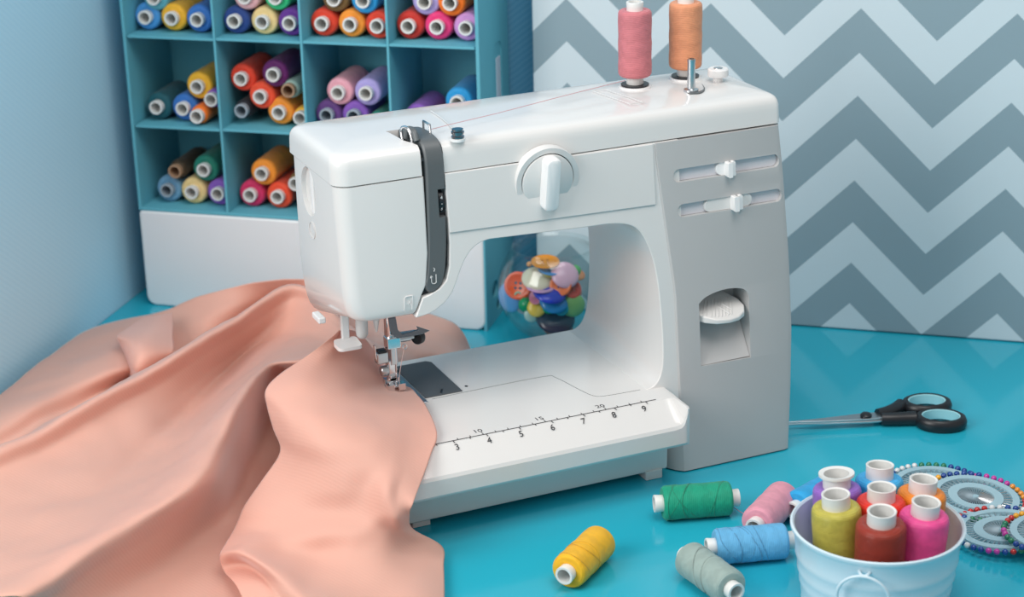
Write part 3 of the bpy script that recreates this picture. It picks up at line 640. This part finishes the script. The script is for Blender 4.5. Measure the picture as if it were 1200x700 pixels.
# upper thread and needle thread
M_pinkthread = mat('pink_thread', (.60, .25, .27), rough=.6)
tag(link('needle_thread', tube_mesh(cr([(-.1790, .0800, .1085), (-.1815, .0815, .0950), (-.1838, .0835, .0800)], 4), .00022, 6), mat('pale_thread', (.85, .60, .56), rough=.6)), 'pale pink thread hanging from the needle clamp to the needle', 'thread')
tag(link('upper_thread', tube_mesh([(.0060, .0850, .2860), (-.0500, .0720, .2845), (-.1100, .0560, .2830), (-.1500, .0480, .2820), (-.1655, .0470, .2805)], .0002, 6), M_pinkthread), 'thin pink thread running from the pink spool to the wire guide on the machine top', 'thread')

# spools on the machine's pins
t_ = spool('rose pink thread spool standing on the left pin of the machine top', (.62, .19, .215), (.0180, .0920, .2807), None, 0, None)
t_.rotation_euler = (0, 0, .6)
spool('apricot orange thread spool standing on the right pin of the machine top', (.76, .31, .16), (.0631, .0965, .2807), None, 0, None)
# loose spools on the table
T = 'loose thread spools on the table'
def lying(lab, c_, a, d, group=T, strands=0):
    t = spool(lab, c_, (a[0], a[1], .0127), Vector((d[0], d[1], 0)), random.random() * 6, group)
    for k in range(strands):                                        # loose crossing turns of thread
        z0 = .010 + .040 * random.random(); sl = random.choice((-1, 1)) * (.003 + .009 * random.random()); ph = random.random() * 6
        pts = [(.01265 * math.cos(ph + u * .21), .01265 * math.sin(ph + u * .21), min(.054, max(.008, z0 + sl * math.sin(u * .21)))) for u in range(30)]
        link('thread_strand', tube_mesh(pts, .00022, 5), thread_mat(tuple(v * .7 for v in c_)), t, world=False)
    return t
lying('emerald green thread spool lying in front of the machine foot', (.005, .34, .20), (-.0450, -.0601), (.9569, -.2904), strands=6)
lying('golden yellow thread spool lying alone in front of the machine', (.90, .48, .015), (-.1490, -.1287), (.7899, .6133), strands=3)
lying('light blue thread spool lying between the grey and pink spools', (.14, .46, .76), (-.0440, -.1352), (.9626, -.2708), strands=5)
lying('grey green thread spool pointing at the viewer, at the bottom edge', (.33, .43, .40), (-.0568, -.1990), (-.0902, .9959), strands=3)
lying('pink thread spool lying between the green spool and the bucket', (.78, .33, .42), (-.0002, -.1242), (.8016, .5978))
lying('bright blue thread spool lying mostly hidden behind the bucket', (.02, .38, .75), (.0375, -.1135), (.93, .37))
tag(link('loose_thread_end', tube_mesh(cr([(.0100, -.0790, .0060), (.0170, -.0850, .0010), (.0240, -.0900, .0008), (.0300, -.1000, .0030)], 5), .00035, 6), mat('mauve_thread', (.55, .35, .45))), 'short loose thread end on the table between the green and pink spools', 'thread')

# ---------------- bucket with large spools ----------------
BC = Vector((.0320, -.2266, 0))
bk = thing('metal_bucket', 'pale blue white metal bucket full of large spools at the bottom right', 'bucket', BC)
pr = [(.0, .0015), (.0455, .0015), (.0470, .0), (.0482, .0006), (.0480, .0030), (.0484, .0060), (.0490, .0130), (.0499, .0150), (.0497, .0170), (.0505, .0220), (.0514, .0240), (.0511, .0260), (.0520, .0330), (.0530, .0350), (.0526, .0370), (.0543, .0515), (.0556, .0530), (.0566, .0542), (.0566, .0560), (.0552, .0566), (.0540, .0556), (.0530, .0500), (.0470, .0045), (.0455, .0030), (0, .0030)]
link('pail', lathe_mesh(pr, 80), M_bucket, bk, world=False)
for ang in (math.radians(228), math.radians(48)):
    c_, s_ = math.cos(ang), math.sin(ang); tx = Vector((-s_, c_, 0)); rn = Vector((c_, s_, 0))
    base = rn * .0548 + Vector((0, 0, .0470))
    link('lug', tube_mesh(cr([base - tx * .0035 + Vector((0, 0, .0012)) - rn * .0015, base - tx * .0015 + rn * .0018, base + tx * .0015 + rn * .0018, base + tx * .0035 + Vector((0, 0, .0012)) - rn * .0015], 4), .0011, 8), M_bucket, bk, world=False)
    ctr = rn * .0552 + Vector((0, 0, .0306))
    pts = [ctr + tx * (.0165 * math.sin(k * PI / 24)) + Vector((0, 0, 1)) * (.0165 * math.cos(k * PI / 24)) + rn * (.0022 * math.cos(k * PI / 24) + .0008) for k in range(48)]
    link('ring_handle', tube_mesh(pts, .0011, 8, closed=True), M_bucket, bk, world=False)
BG = 'large spools in the bucket'
for lab, c_, x, y, k in [
    ('violet large spool with a flanged tube, back left in the bucket', (.30, .14, .55), .0212, -.1927, 3), ('olive green large spool, left front in the bucket', (.52, .46, .08), .0046, -.2178, 2),
    ('bright blue large spool at the back of the bucket', (.05, .42, .80), .0548, -.1935, 2), ('red large spool in the middle of the bucket', (.78, .035, .02), .0365, -.2228, 2),
    ('orange large spool, right back in the bucket', (.88, .26, .02), .0680, -.2245, 2), ('dark brick red large spool at the front of the bucket', (.30, .035, .02), .0175, -.2515, 2),
    ('hot pink large spool, right front in the bucket', (.82, .08, .30), .0502, -.2530, 2)]:
    dx, dy = x - BC.x, y - BC.y                                     # leaning outwards a little, like the pail's side
    spool(lab, c_, (x - dx * .17, y - dy * .17, .0042), Vector((dx * .17, dy * .17, .075)), x * 90, BG, k)

# ---------------- pin wheels ----------------
M_disc = mat('translucent_pin_disc', (.40, .66, .76), rough=.25, alpha=.38)
M_disc2 = mat('translucent_pin_ring', (.46, .68, .77), rough=.25, alpha=.80)
PC = dict(b=(.01, .06, .30), w=(.75, .77, .78), g=(.01, .20, .10), y=(.90, .42, .02), p=(.55, .04, .35), r=(.55, .02, .02), k=(.02, .02, .04), o=(.85, .30, .03))
PM = {k: mat('pearl_' + n_, PC[k], rough=.15, coat=.5) for k, n_ in zip('bwgyprko', ('blue', 'white', 'green', 'yellow', 'purple', 'red', 'black', 'orange'))}
SHAFT = tube_mesh([(.0016, 0, .0019), (.0335, 0, .0024)], .00042, 5); SHAFT.materials.append(M_steel)
HEAD = bpy.data.meshes.new('head'); bm = bmesh.new(); bmesh.ops.create_uvsphere(bm, u_segments=14, v_segments=8, radius=.0022); bm.to_mesh(HEAD); bm.free(); HEAD.shade_smooth(); HEAD.transform(Matrix.Translation((.0352, 0, .0024))); HEAD.materials.append(M_steel)
def ring_mesh(r0, r1, z0, z1, seg=64): return lathe_mesh([(r0, z0), (r1, z0), (r1, z1), (r0, z1)], seg, closed=True)
D1 = ring_mesh(.0008, .0310, 0, .0008); D2 = ring_mesh(.0262, .0312, .0008, .0034); D3 = ring_mesh(.0132, .0198, .0008, .0032); D4 = lathe_mesh([(0, 0), (.0022, 0), (.0022, .0032), (0, .0034)], 20)
for m_ in (D1, D2, D3, D4): m_.materials.append(M_disc2)
def pin_wheel(lab, x, y, z, tilt, a0, cols, step):
    t = thing('pin_wheel', lab, 'pin wheel', (x, y, z), tilt, 'pearl headed pin wheels beside the bucket')
    link('disc', D1, M_disc, t, world=False); link('outer_ring', D2, M_disc2, t, world=False); link('inner_ring', D3, M_disc2, t, world=False); link('hub', D4, M_disc2, t, world=False)
    n = 40
    for k in range(n):
        a = math.radians(a0) + step * 2 * PI * k / n
        p = link('pin', SHAFT, M_steel, t, world=False, loc=(0, 0, 0), rot=(0, 0, a))
        link('pin_head', HEAD, PM[cols[k % len(cols)]], p, world=False)
pin_wheel('lowest pin wheel of the pile, blue and white pearl pins on its rim, farthest back', .1640, -.1080, .0004, (0, 0, 0), 144, 'bbbbwwwwggggbbbbppppyyyyrrrrbbbbwwwwgggg', -1)
pin_wheel('translucent pin wheel in the middle of the pile, with yellow, blue and purple pearl pins', .1745, -.1420, .0040, (.06, .035, 0), 140, 'yyyyybbbbbbppppoooorrrrwwwwggggbbbbyyyyy', -1)
pin_wheel('translucent pin wheel nearest the bucket rim with red, yellow and blue pearl pins', .1590, -.1945, .0052, (-.05, -.045, 0), 92, 'rrrrryyyybbwbbppbrggggyyyyppppkkwwbbwwrr', 1)
pin_wheel('translucent pin wheel at the picture edge, topmost, with purple and green pearl pins', .1820, -.2230, .0100, (-.02, .02, 0), 120, 'rggppggbbwwyyyyrrrrbbbbppppggggwwwwyyyyr', 1)

# ---------------- scissors ----------------
sc = thing('scissors', 'steel scissors with black and pale teal handles lying to the right of the machine', 'scissors', (.1818, .0115, 0))
M_teal = mat('pale_teal_plastic', (.35, .68, .74), rough=.4)
def sw(name, me, m, bw=0, seg=2, lab=None, parent=None):
    o = link(name, me, m, parent or sc)
    if bw: bevel(o, bw, seg)
    if lab: o['label'] = lab
    return o
tipp = Vector((.1215, .0300, 0))
def blade(off, z):
    pv = Vector((.1818, .0115, 0)); d = (tipp - pv).normalized(); nn = Vector((-d.y, d.x, 0))
    e = pv - d * .016
    L_ = [e + nn * (.0055 + off), pv + nn * (.0062 + off), pv + d * .03 + nn * .0042, tipp + nn * .0004, tipp - nn * .0004, pv + d * .03 - nn * .0030, pv - nn * (.0058 - off), e - nn * (.0055 - off)]
    return slab([(p.x, p.y) for p in L_], z, z + .0016)
sw('blade', blade(.0008, .0042), M_steel, .0004); sw('blade', blade(-.0008, .0059), M_steel, .0004)
me = lathe_mesh([(0, .004), (.0046, .004), (.0046, .0088), (.0032, .0102), (0, .0106)], 24); me.transform(Matrix.Translation((.1818, .0115, 0))); sw('pivot_screw', me, M_dark)
for (cx, cy, ang, neck) in ((.2400, .0125, -20, [(.1935, .0125), (.2020, .0128), (.2120, .0155), (.2205, .0200)]), (.2325, -.0175, -32, [(.1920, .0045), (.2000, .0005), (.2090, -.0030), (.2165, -.0062)])):
    a = math.radians(ang); pts = []
    for k in range(40):
        th = 2 * PI * k / 40; u = .0168 * math.cos(th); v_ = .0128 * math.sin(th)
        pts.append((cx + u * math.cos(a) - v_ * math.sin(a), cy + u * math.sin(a) + v_ * math.cos(a)))
    ins = lambda s: [(cx + (p[0] - cx) * s, cy + (p[1] - cy) * s) for p in pts]
    rings = [[(x, y, z) for x, y in ins(s)] for s, z in ((.90, .0005), (1.08, .0), (1.20, .0022), (1.22, .0060), (1.14, .0092), (1.0, .0104), (.90, .0100), (.88, .0085))]
    rings.append(rings[0])
    h = sw('handle', loft(rings, False, False, angle=60), M_dark)
    rings = [[(x, y, z) for x, y in ins(s)] for s, z in ((.90, .0012), (.90, .0098), (.84, .0094), (.84, .0018))]; rings.append(rings[0])
    sw('inner_lining', loft(rings, False, False, angle=40), M_teal, parent=h, lab='pale teal lining of the finger hole')
    p3 = cr([(x, y, .0058) for x, y in neck], 5)
    n = len(p3); sw('shank', tube_mesh(p3, .005, 12, rad=[.0050 + .0008 * i / n for i in range(n)]), M_dark, parent=h)

# ---------------- glass bowl of buttons ----------------
GB = Vector((.0434, .2992, 0))
bw_ = thing('glass_bowl', 'round clear glass bowl filled with colourful buttons seen through the machine opening', 'bowl', GB)
po = []; pi_ = []
for k in range(0, 29):
    th = -PI / 2 + .42 + (PI * .5 + .78 - .42) * k / 28
    po.append((.050 * math.cos(th), .0470 + .050 * math.sin(th))); pi_.append((.0482 * math.cos(th), .0470 + .0482 * math.sin(th)))
z0 = po[0][1]
prof = [(0, .0005), (po[0][0] * .9, .0003)] + po + [(po[-1][0] + .0015, po[-1][1] + .0022), (po[-1][0] + .0006, po[-1][1] + .0036), (pi_[-1][0] - .0004, pi_[-1][1] + .0022)] + pi_[::-1] + [(0, pi_[0][1] - .0004)]
link('glass_body', lathe_mesh(prof, 64), M_glass, bw_, world=False)
def holed(r, h=.16, dome=0, nh=4):
    """unit button of radius 1"""
    if dome: p = [(0, 0)] + [(math.cos(a), .02 + dome * math.sin(a)) for a in [k * PI / 2 / 8 for k in range(8)]] + [(0, .02 + dome)]
    else: p = [(0, 0), (.86, 0), (1, .05), (1, h * .8), (.93, h), (.78, h), (.68, h * .62), (0, h * .55)]
    me = lathe_mesh(p, 32)
    if nh:
        o = tmp(me); cs = []
        for k in range(nh):
            a = PI / 4 + k * 2 * PI / nh; c = lathe_mesh([(0, -1), (.11, -1), (.11, 1), (0, 1)], 10); c.transform(Matrix.Translation((.25 * math.cos(a), .25 * math.sin(a), 0))); cs.append(tmp(c))
        carve(o, cs); me = o.data; bpy.data.objects.remove(o); me.materials.clear()
    me.materials.append(M_tube); return me
B4 = holed(1); B2 = holed(1, nh=2); BD = holed(1, dome=.35, nh=0); BB = bpy.data.meshes.new('b'); bm = bmesh.new(); bmesh.ops.create_uvsphere(bm, u_segments=20, v_segments=12, radius=1); bm.to_mesh(BB); bm.free(); BB.shade_smooth(); BB.materials.append(M_tube)
a_ = [(.45 + .55 + .0, 0)]
BR = lathe_mesh([(.72 + .28 * math.cos(t), .28 * math.sin(t)) for t in [k * PI / 5 for k in range(10)]], 24, closed=True); BR.materials.append(M_tube)
vw = Vector((-.37, -.86, .35))
BT = [
 (B4, (-.0165, -.0190, .0775), .0110, (-.05, -.15, 1), (.80, .30, .03), 'orange flat button lying on top of the buttons in the glass bowl'),
 (BD, (-.0255, -.0205, .0640), .0120, (-.1, -.5, .85), (.75, .68, .52), 'large cream domed button under the orange one in the bowl'),
 (B4, (-.0370, -.0060, .0555), .0110, (-.6, -.75, .35), (.85, .10, .02), 'big red orange button with holes at the left side of the bowl'),
 (BD, (-.0395, .0080, .0400), .0120, (-.95, -.35, .05), (.16, .38, .78), 'periwinkle blue oval button pressed against the left glass wall'),
 (BR, (-.0385, -.0090, .0475), .0034, (-.5, -.8, .2), (.25, .55, .42), 'small mint green ring bead beside the blue oval button'),
 (BB, (-.0345, -.0160, .0405), .0060, (0, 0, 1), (.01, .35, .14), 'emerald green ball bead at the lower left in the bowl'),
 (BD, (-.0285, -.0255, .0400), .0075, (-.4, -.85, .5), (.90, .60, .08), 'yellow domed button between the green beads'),
 (BD, (-.0310, -.0215, .0330), .0065, (-.2, -.95, .2), (.55, .72, .66), 'pale mint button at the lower left of the bowl'),
 (B4, (-.0255, -.0265, .0580), .0110, (.05, -.1, 1), (.62, .36, .60), 'lilac flat button seen edge-on under the cream one'),
 (BD, (-.0190, -.0315, .0535), .0130, (.05, -.35, .95), (.02, .05, .50), 'dark blue disc button in the centre of the bowl'),
 (B4, (-.0285, -.0260, .0500), .0062, (-.7, -.5, .6), (.62, .18, .30), 'raspberry pink button tilted beside the dark blue one'),
 (BD, (-.0160, -.0340, .0470), .0115, (-.1, -.7, .8), (.03, .25, .60), 'blue domed button under the dark blue disc'),
 (BB, (-.0200, -.0330, .0415), .0055, (0, 0, 1), (.01, .38, .18), 'green glass ball bead left of the turquoise button'),
 (B2, (-.0110, -.0385, .0405), .0055, (-.37, -.9, .2), (.02, .42, .58), 'small turquoise button with two holes at the front glass'),
 (BD, (.0000, -.0390, .0420), .0095, (-.3, -.95, .1), (.25, .50, .18), 'leaf green domed button at the right side of the bowl'),
 (BD, (-.0040, -.0320, .0680), .0110, (-.1, -.75, .65), (.80, .48, .62), 'large pale pink button on the right of the heap'),
 (B4, (-.0095, -.0350, .0605), .0085, (-.5, -.7, .5), (.85, .18, .05), 'orange red button right of the middle with a white glint'),
 (B4, (.0005, -.0375, .0560), .0070, (-.1, -.9, .4), (.55, .08, .06), 'brick red button beside the opening edge of the machine'),
 (B4, (-.0130, -.0220, .0715), .0100, (0, -.2, 1), (.12, .35, .75), 'sky blue flat button below the orange one'),
 (B4, (-.0115, -.0230, .0690), .0085, (0, -.25, 1), (.70, .60, .12), 'mustard yellow flat button under the sky blue one'),
 (BD, (-.0130, -.0300, .0290), .0155, (-.1, -.55, .8), (.03, .03, .06), 'large black domed button low in the bowl'),
 (B4, (-.0080, -.0240, .0160), .0120, (0, -.4, .9), (.25, .10, .06), 'brown button at the bottom of the bowl'),
 (BB, (-.0260, -.0060, .0735), .0022, (0, 0, 1), (.75, .35, .12), 'tiny copper bead above the red orange button'),
 (BB, (.0080, -.0280, .0690), .0045, (0, 0, 1), (.10, .50, .15), 'small green bead at the right of the pink button'),
 (B4, (.0100, -.0100, .0600), .0130, (.2, -.2, 1), (.65, .25, .10), 'rust button in the back of the bowl behind the pink one'),
 (B4, (-.0150, .0050, .0580), .0140, (-.1, .1, 1), (.30, .20, .45), 'mauve button in the middle of the heap behind the cream one'),
 (BD, (-.0080, -.0050, .0300), .0260, (0, 0, 1), (.20, .26, .30), 'broad slate button filling the inside of the heap'),
 (BD, (-.0060, -.0080, .0440), .0240, (0, -.1, 1), (.45, .18, .12), 'broad russet button filling the middle of the heap'),
]
for me, p, r, nrm, c_, lab in BT:
    m_ = mat('button_colour', c_, rough=.25)
    o = bpy.data.objects.new('button', me); C.objects.link(o); o.location = GB + Vector(p); r *= 1.12; o.scale = (r, r, r)
    o.rotation_euler = Vector(nrm).to_track_quat('Z', 'Y').to_euler()
    o.material_slots[0].link = 'OBJECT'; o.material_slots[0].material = m_
    tag(o, lab, 'button', 'buttons in the glass bowl')

# ---------------- peach fabric ----------------
CLOTH_BACK = [[[-0.0567, 0.252, 0.02], [-0.07, 0.2632, 0.045], [-0.1173, 0.3178, 0.055], [-0.1656, 0.394, 0.058], [-0.2343, 0.4365, 0.042], [-0.2695, 0.4606, 0.022], [-0.3307, 0.4667, 0.016], [-0.3876, 0.4115, 0.014], [-0.4347, 0.3593, 0.013], [-0.5187, 0.2998, 0.01]], [[-0.0707, 0.2252, 0.03], [-0.0967, 0.2405, 0.05], [-0.1388, 0.2901, 0.058], [-0.1664, 0.4124, 0.04], [-0.2264, 0.415, 0.03], [-0.2679, 0.4263, 0.018], [-0.3232, 0.4036, 0.024], [-0.374, 0.3755, 0.02], [-0.4243, 0.3384, 0.016], [-0.515, 0.2803, 0.01]], [[-0.0963, 0.195, 0.045], [-0.1235, 0.2102, 0.055], [-0.1573, 0.259, 0.062], [-0.1669, 0.418, 0.03], [-0.2223, 0.4178, 0.012], [-0.2778, 0.3882, 0.01], [-0.3304, 0.3425, 0.024], [-0.3837, 0.3292, 0.02], [-0.4393, 0.2956, 0.014], [-0.512, 0.2576, 0.008]], [[-0.1203, 0.1909, 0.045], [-0.1474, 0.1759, 0.06], [-0.1652, 0.2154, 0.066], [-0.1694, 0.3975, 0.043], [-0.2217, 0.4198, 0.012], [-0.2776, 0.387, 0.008], [-0.3301, 0.3498, 0.008], [-0.3894, 0.3093, 0.006], [-0.4517, 0.27, 0.004], [-0.5112, 0.2459, 0.002]], [[-0.163, 0.1493, 0.064], [-0.1684, 0.1453, 0.0715], [-0.1771, 0.2231, 0.078], [-0.1943, 0.2992, 0.089], [-0.2568, 0.277, 0.075], [-0.3094, 0.2474, 0.067], [-0.3552, 0.2244, 0.061], [-0.4085, 0.1946, 0.056], [-0.4645, 0.1698, 0.049], [-0.5198, 0.1506, 0.045]], [[-0.1691, 0.1248, 0.07], [-0.1732, 0.1341, 0.073], [-0.184, 0.2118, 0.078], [-0.1971, 0.2904, 0.078], [-0.2494, 0.2818, 0.06], [-0.3032, 0.2492, 0.052], [-0.351, 0.2201, 0.046], [-0.4041, 0.1853, 0.042], [-0.4625, 0.1541, 0.038], [-0.5173, 0.1361, 0.034]], [[-0.1729, 0.1276, 0.0725], [-0.177, 0.1295, 0.074], [-0.1885, 0.1991, 0.076], [-0.2044, 0.2841, 0.064], [-0.2485, 0.2893, 0.042], [-0.3019, 0.2492, 0.034], [-0.3532, 0.1934, 0.034], [-0.4104, 0.136, 0.036], [-0.465, 0.11, 0.034], [-0.52, 0.1018, 0.03]], [[-0.1752, 0.1212, 0.0725], [-0.1799, 0.1234, 0.074], [-0.1929, 0.1866, 0.074], [-0.2137, 0.2684, 0.056], [-0.2561, 0.2777, 0.034], [-0.3067, 0.2264, 0.026], [-0.3626, 0.1523, 0.028], [-0.4232, 0.0772, 0.036], [-0.4755, 0.0525, 0.036], [-0.5269, 0.0562, 0.03]], [[-0.1764, 0.1162, 0.0725], [-0.1823, 0.117, 0.074], [-0.1955, 0.1795, 0.072], [-0.2322, 0.208, 0.067], [-0.2626, 0.2154, 0.051], [-0.3134, 0.1598, 0.043], [-0.3608, 0.0915, 0.043], [-0.4182, 0.0284, 0.047], [-0.4803, -0.0073, 0.043], [-0.5373, -0.0178, 0.037]], [[-0.177, 0.1128, 0.0725], [-0.184, 0.1142, 0.074], [-0.2032, 0.1676, 0.072], [-0.2338, 0.1645, 0.076], [-0.2559, 0.1754, 0.074], [-0.2892, 0.1326, 0.072], [-0.3277, 0.0666, 0.07], [-0.364, 0.0094, 0.066], [-0.4262, -0.0234, 0.058], [-0.4957, -0.0641, 0.05]], [[-0.1776, 0.1094, 0.0725], [-0.185, 0.1118, 0.073], [-0.2029, 0.1697, 0.064], [-0.2227, 0.1801, 0.061], [-0.2394, 0.1998, 0.051], [-0.2698, 0.1632, 0.045], [-0.3065, 0.1015, 0.041], [-0.3432, 0.0425, 0.039], [-0.404, -0.0058, 0.037], [-0.4784, -0.0471, 0.031]], [[-0.1778, 0.1071, 0.072], [-0.1865, 0.1096, 0.072], [-0.199, 0.1724, 0.055], [-0.2085, 0.2054, 0.04], [-0.2208, 0.2302, 0.024], [-0.2502, 0.2002, 0.014], [-0.2881, 0.1357, 0.01], [-0.3261, 0.0686, 0.01], [-0.3819, 0.0085, 0.012], [-0.4578, -0.0444, 0.012]], [[-0.1777, 0.1057, 0.0718], [-0.1873, 0.1076, 0.0715], [-0.198, 0.166, 0.05], [-0.1999, 0.2053, 0.028], [-0.2123, 0.2143, 0.012], [-0.2425, 0.1732, 0.005], [-0.2793, 0.109, 0.004], [-0.3165, 0.0426, 0.004], [-0.3645, -0.0239, 0.004], [-0.4427, -0.0724, 0.004]], [[-0.1775, 0.1043, 0.0716], [-0.1886, 0.1059, 0.071], [-0.2006, 0.1485, 0.05], [-0.1991, 0.1771, 0.024], [-0.209, 0.1719, 0.006], [-0.2429, 0.1095, 0.003], [-0.2778, 0.0479, 0.003], [-0.3087, -0.0089, 0.003], [-0.3455, -0.0696, 0.003], [-0.4183, -0.1281, 0.003]]]
CLOTH_FRONT = [[[-0.2242, 0.0924, 0.125], [-0.2124, 0.1082, 0.118], [-0.1992, 0.1241, 0.108], [-0.1913, 0.1248, 0.098], [-0.1885, 0.1147, 0.09], [-0.1853, 0.1063, 0.08], [-0.1829, 0.1078, 0.0755], [-0.1782, 0.1094, 0.074]], [[-0.238, 0.0872, 0.12], [-0.2272, 0.0909, 0.116], [-0.214, 0.1017, 0.107], [-0.204, 0.1045, 0.098], [-0.1983, 0.0972, 0.09], [-0.1911, 0.0944, 0.08], [-0.1847, 0.0976, 0.0755], [-0.1795, 0.0934, 0.074]], [[-0.2582, 0.0827, 0.112], [-0.2478, 0.0756, 0.11], [-0.2332, 0.0772, 0.104], [-0.2201, 0.0784, 0.097], [-0.2077, 0.0808, 0.089], [-0.1962, 0.0843, 0.08], [-0.1858, 0.0872, 0.0755], [-0.1749, 0.082, 0.074]], [[-0.2773, 0.0764, 0.106], [-0.269, 0.0547, 0.106], [-0.2535, 0.0486, 0.102], [-0.2357, 0.0527, 0.097], [-0.2165, 0.0639, 0.089], [-0.2007, 0.0719, 0.0815], [-0.1861, 0.0722, 0.0765], [-0.1754, 0.0667, 0.0745]], [[-0.2901, 0.0673, 0.1], [-0.2821, 0.0428, 0.1], [-0.2655, 0.0318, 0.101], [-0.2445, 0.0383, 0.097], [-0.2231, 0.0489, 0.09], [-0.2051, 0.0562, 0.083], [-0.188, 0.0565, 0.0775], [-0.1777, 0.0437, 0.075]], [[-0.2919, 0.0599, 0.09], [-0.2854, 0.0259, 0.093], [-0.2723, 0.0085, 0.096], [-0.2538, 0.0082, 0.095], [-0.2323, 0.0164, 0.09], [-0.2138, 0.0222, 0.084], [-0.1965, 0.024, 0.0785], [-0.1874, -0.0024, 0.074]], [[-0.2918, 0.0485, 0.078], [-0.2865, 0.0151, 0.082], [-0.2765, -0.0059, 0.086], [-0.2612, -0.0153, 0.088], [-0.2428, -0.0159, 0.087], [-0.2252, -0.0118, 0.083], [-0.2103, -0.0118, 0.076], [-0.1992, -0.0218, 0.07]], [[-0.2916, 0.0357, 0.066], [-0.2868, 0.0113, 0.068], [-0.277, -0.0122, 0.072], [-0.2643, -0.0256, 0.075], [-0.2483, -0.0329, 0.076], [-0.2344, -0.0352, 0.074], [-0.2223, -0.0356, 0.069], [-0.2152, -0.0439, 0.062]], [[-0.306, 0.0338, 0.048], [-0.2967, 0.0108, 0.052], [-0.2845, -0.0133, 0.056], [-0.2691, -0.0301, 0.06], [-0.2539, -0.0394, 0.062], [-0.2451, -0.0529, 0.066], [-0.2359, -0.0542, 0.062], [-0.23, -0.0638, 0.056]], [[-0.3241, 0.0219, 0.036], [-0.3106, 0.0005, 0.04], [-0.2924, -0.0159, 0.042], [-0.2751, -0.0304, 0.044], [-0.26, -0.0438, 0.046], [-0.249, -0.0581, 0.05], [-0.2412, -0.0632, 0.048], [-0.2304, -0.0569, 0.044]], [[-0.3334, 0.0136, 0.026], [-0.3209, -0.007, 0.03], [-0.3025, -0.0261, 0.032], [-0.2843, -0.0415, 0.035], [-0.2663, -0.0533, 0.037], [-0.2488, -0.0557, 0.036], [-0.236, -0.0541, 0.033], [-0.2231, -0.0425, 0.026]], [[-0.3465, -0.006, 0.025], [-0.3349, -0.026, 0.033], [-0.3145, -0.0356, 0.025], [-0.2936, -0.0449, 0.02], [-0.2743, -0.0601, 0.024], [-0.2526, -0.0641, 0.024], [-0.2244, -0.048, 0.015], [-0.2014, -0.0403, 0.006]], [[-0.3527, -0.0117, 0.02], [-0.3454, -0.0372, 0.033], [-0.3263, -0.07, 0.029], [-0.3071, -0.078, 0.02], [-0.2831, -0.0804, 0.016], [-0.2594, -0.0816, 0.016], [-0.2329, -0.0758, 0.012], [-0.2115, -0.0686, 0.006]], [[-0.3519, -0.0172, 0.012], [-0.3379, -0.0284, 0.018], [-0.3291, -0.0816, 0.024], [-0.3155, -0.1108, 0.024], [-0.2938, -0.1106, 0.016], [-0.2684, -0.1052, 0.012], [-0.2463, -0.1104, 0.013], [-0.2244, -0.1021, 0.006]], [[-0.3518, -0.0466, 0.016], [-0.3383, -0.0613, 0.02], [-0.3288, -0.0934, 0.016], [-0.3152, -0.1221, 0.016], [-0.303, -0.14, 0.016], [-0.2803, -0.1375, 0.012], [-0.2587, -0.1421, 0.012], [-0.2393, -0.1375, 0.006]], [[-0.3521, -0.0739, 0.01], [-0.3389, -0.0883, 0.014], [-0.3287, -0.1099, 0.01], [-0.3166, -0.1337, 0.01], [-0.3089, -0.1606, 0.01], [-0.292, -0.1688, 0.01], [-0.2728, -0.1782, 0.01], [-0.2551, -0.1737, 0.006]]]
CLOTH_FLAP = [[[-0.2938, 0.4355, 0.03], [-0.2829, 0.4258, 0.033], [-0.2703, 0.4235, 0.034]], [[-0.3151, 0.4014, 0.036], [-0.2989, 0.3804, 0.042], [-0.2778, 0.3914, 0.036]], [[-0.3305, 0.3756, 0.04], [-0.3166, 0.3359, 0.05], [-0.2884, 0.3496, 0.04]], [[-0.3298, 0.3746, 0.034], [-0.3255, 0.3121, 0.048], [-0.2947, 0.3227, 0.04]], [[-0.3277, 0.3653, 0.026], [-0.3308, 0.3063, 0.036], [-0.3023, 0.3178, 0.034]], [[-0.3296, 0.3428, 0.016], [-0.3252, 0.3176, 0.02], [-0.3084, 0.3213, 0.02]]]

def surf(G, n):
    rows = [cr(r, n) for r in G]
    cols = list(zip(*rows)); cc = [cr(c, n) for c in cols]
    return [list(r) for r in zip(*cc)]
def clampz(p):
    z = p.z
    inx = -.254 < p.x < .0; 
    if inx and -.0350 < p.y < .1475:
        top = .0716 if p.y > -.010 else .0716 + (p.y + .010) * .62
        if z > .040 or p.y > -.02: z = max(z, top)
    z = max(z, .0012)
    q = Vector((p.x, p.y, z)); a = (q - SH).dot(sxv)
    if a < -.024: q += sxv * (-.024 - a) * .93                     # the cloth stops short of the left wall
    return q
bm = bmesh.new()
from mathutils import noise as mn
def add_grid(G, n, wob, seed):
    S = surf(G, n); vs = []
    for r in S:
        row = []
        for p in r:
            q = p.copy()
            q.z += wob * mn.noise(q * 22 + Vector((seed, 0, 0))) + wob * .35 * mn.noise(q * 60)
            row.append(bm.verts.new(clampz(q)))
        vs.append(row)
    for i in range(len(vs) - 1):
        for j in range(len(vs[0]) - 1): bm.faces.new((vs[i][j], vs[i][j + 1], vs[i + 1][j + 1], vs[i + 1][j]))
add_grid(CLOTH_BACK, 9, .0030, 1)
add_grid(CLOTH_FRONT, 9, .0012, 5)
add_grid(CLOTH_FLAP, 9, .0003, 9)
me = bpy.data.meshes.new('peach_fabric'); bm.to_mesh(me); bm.free(); me.shade_smooth(); me.materials.append(M_fabric)
fb = bpy.data.objects.new('peach_fabric', me); C.objects.link(fb)
md = fb.modifiers.new('thick', 'SOLIDIFY'); md.thickness = .0006; md.offset = 1
tag(fb, 'large peach pink twill fabric draped in folds over the table and under the needle', 'fabric')
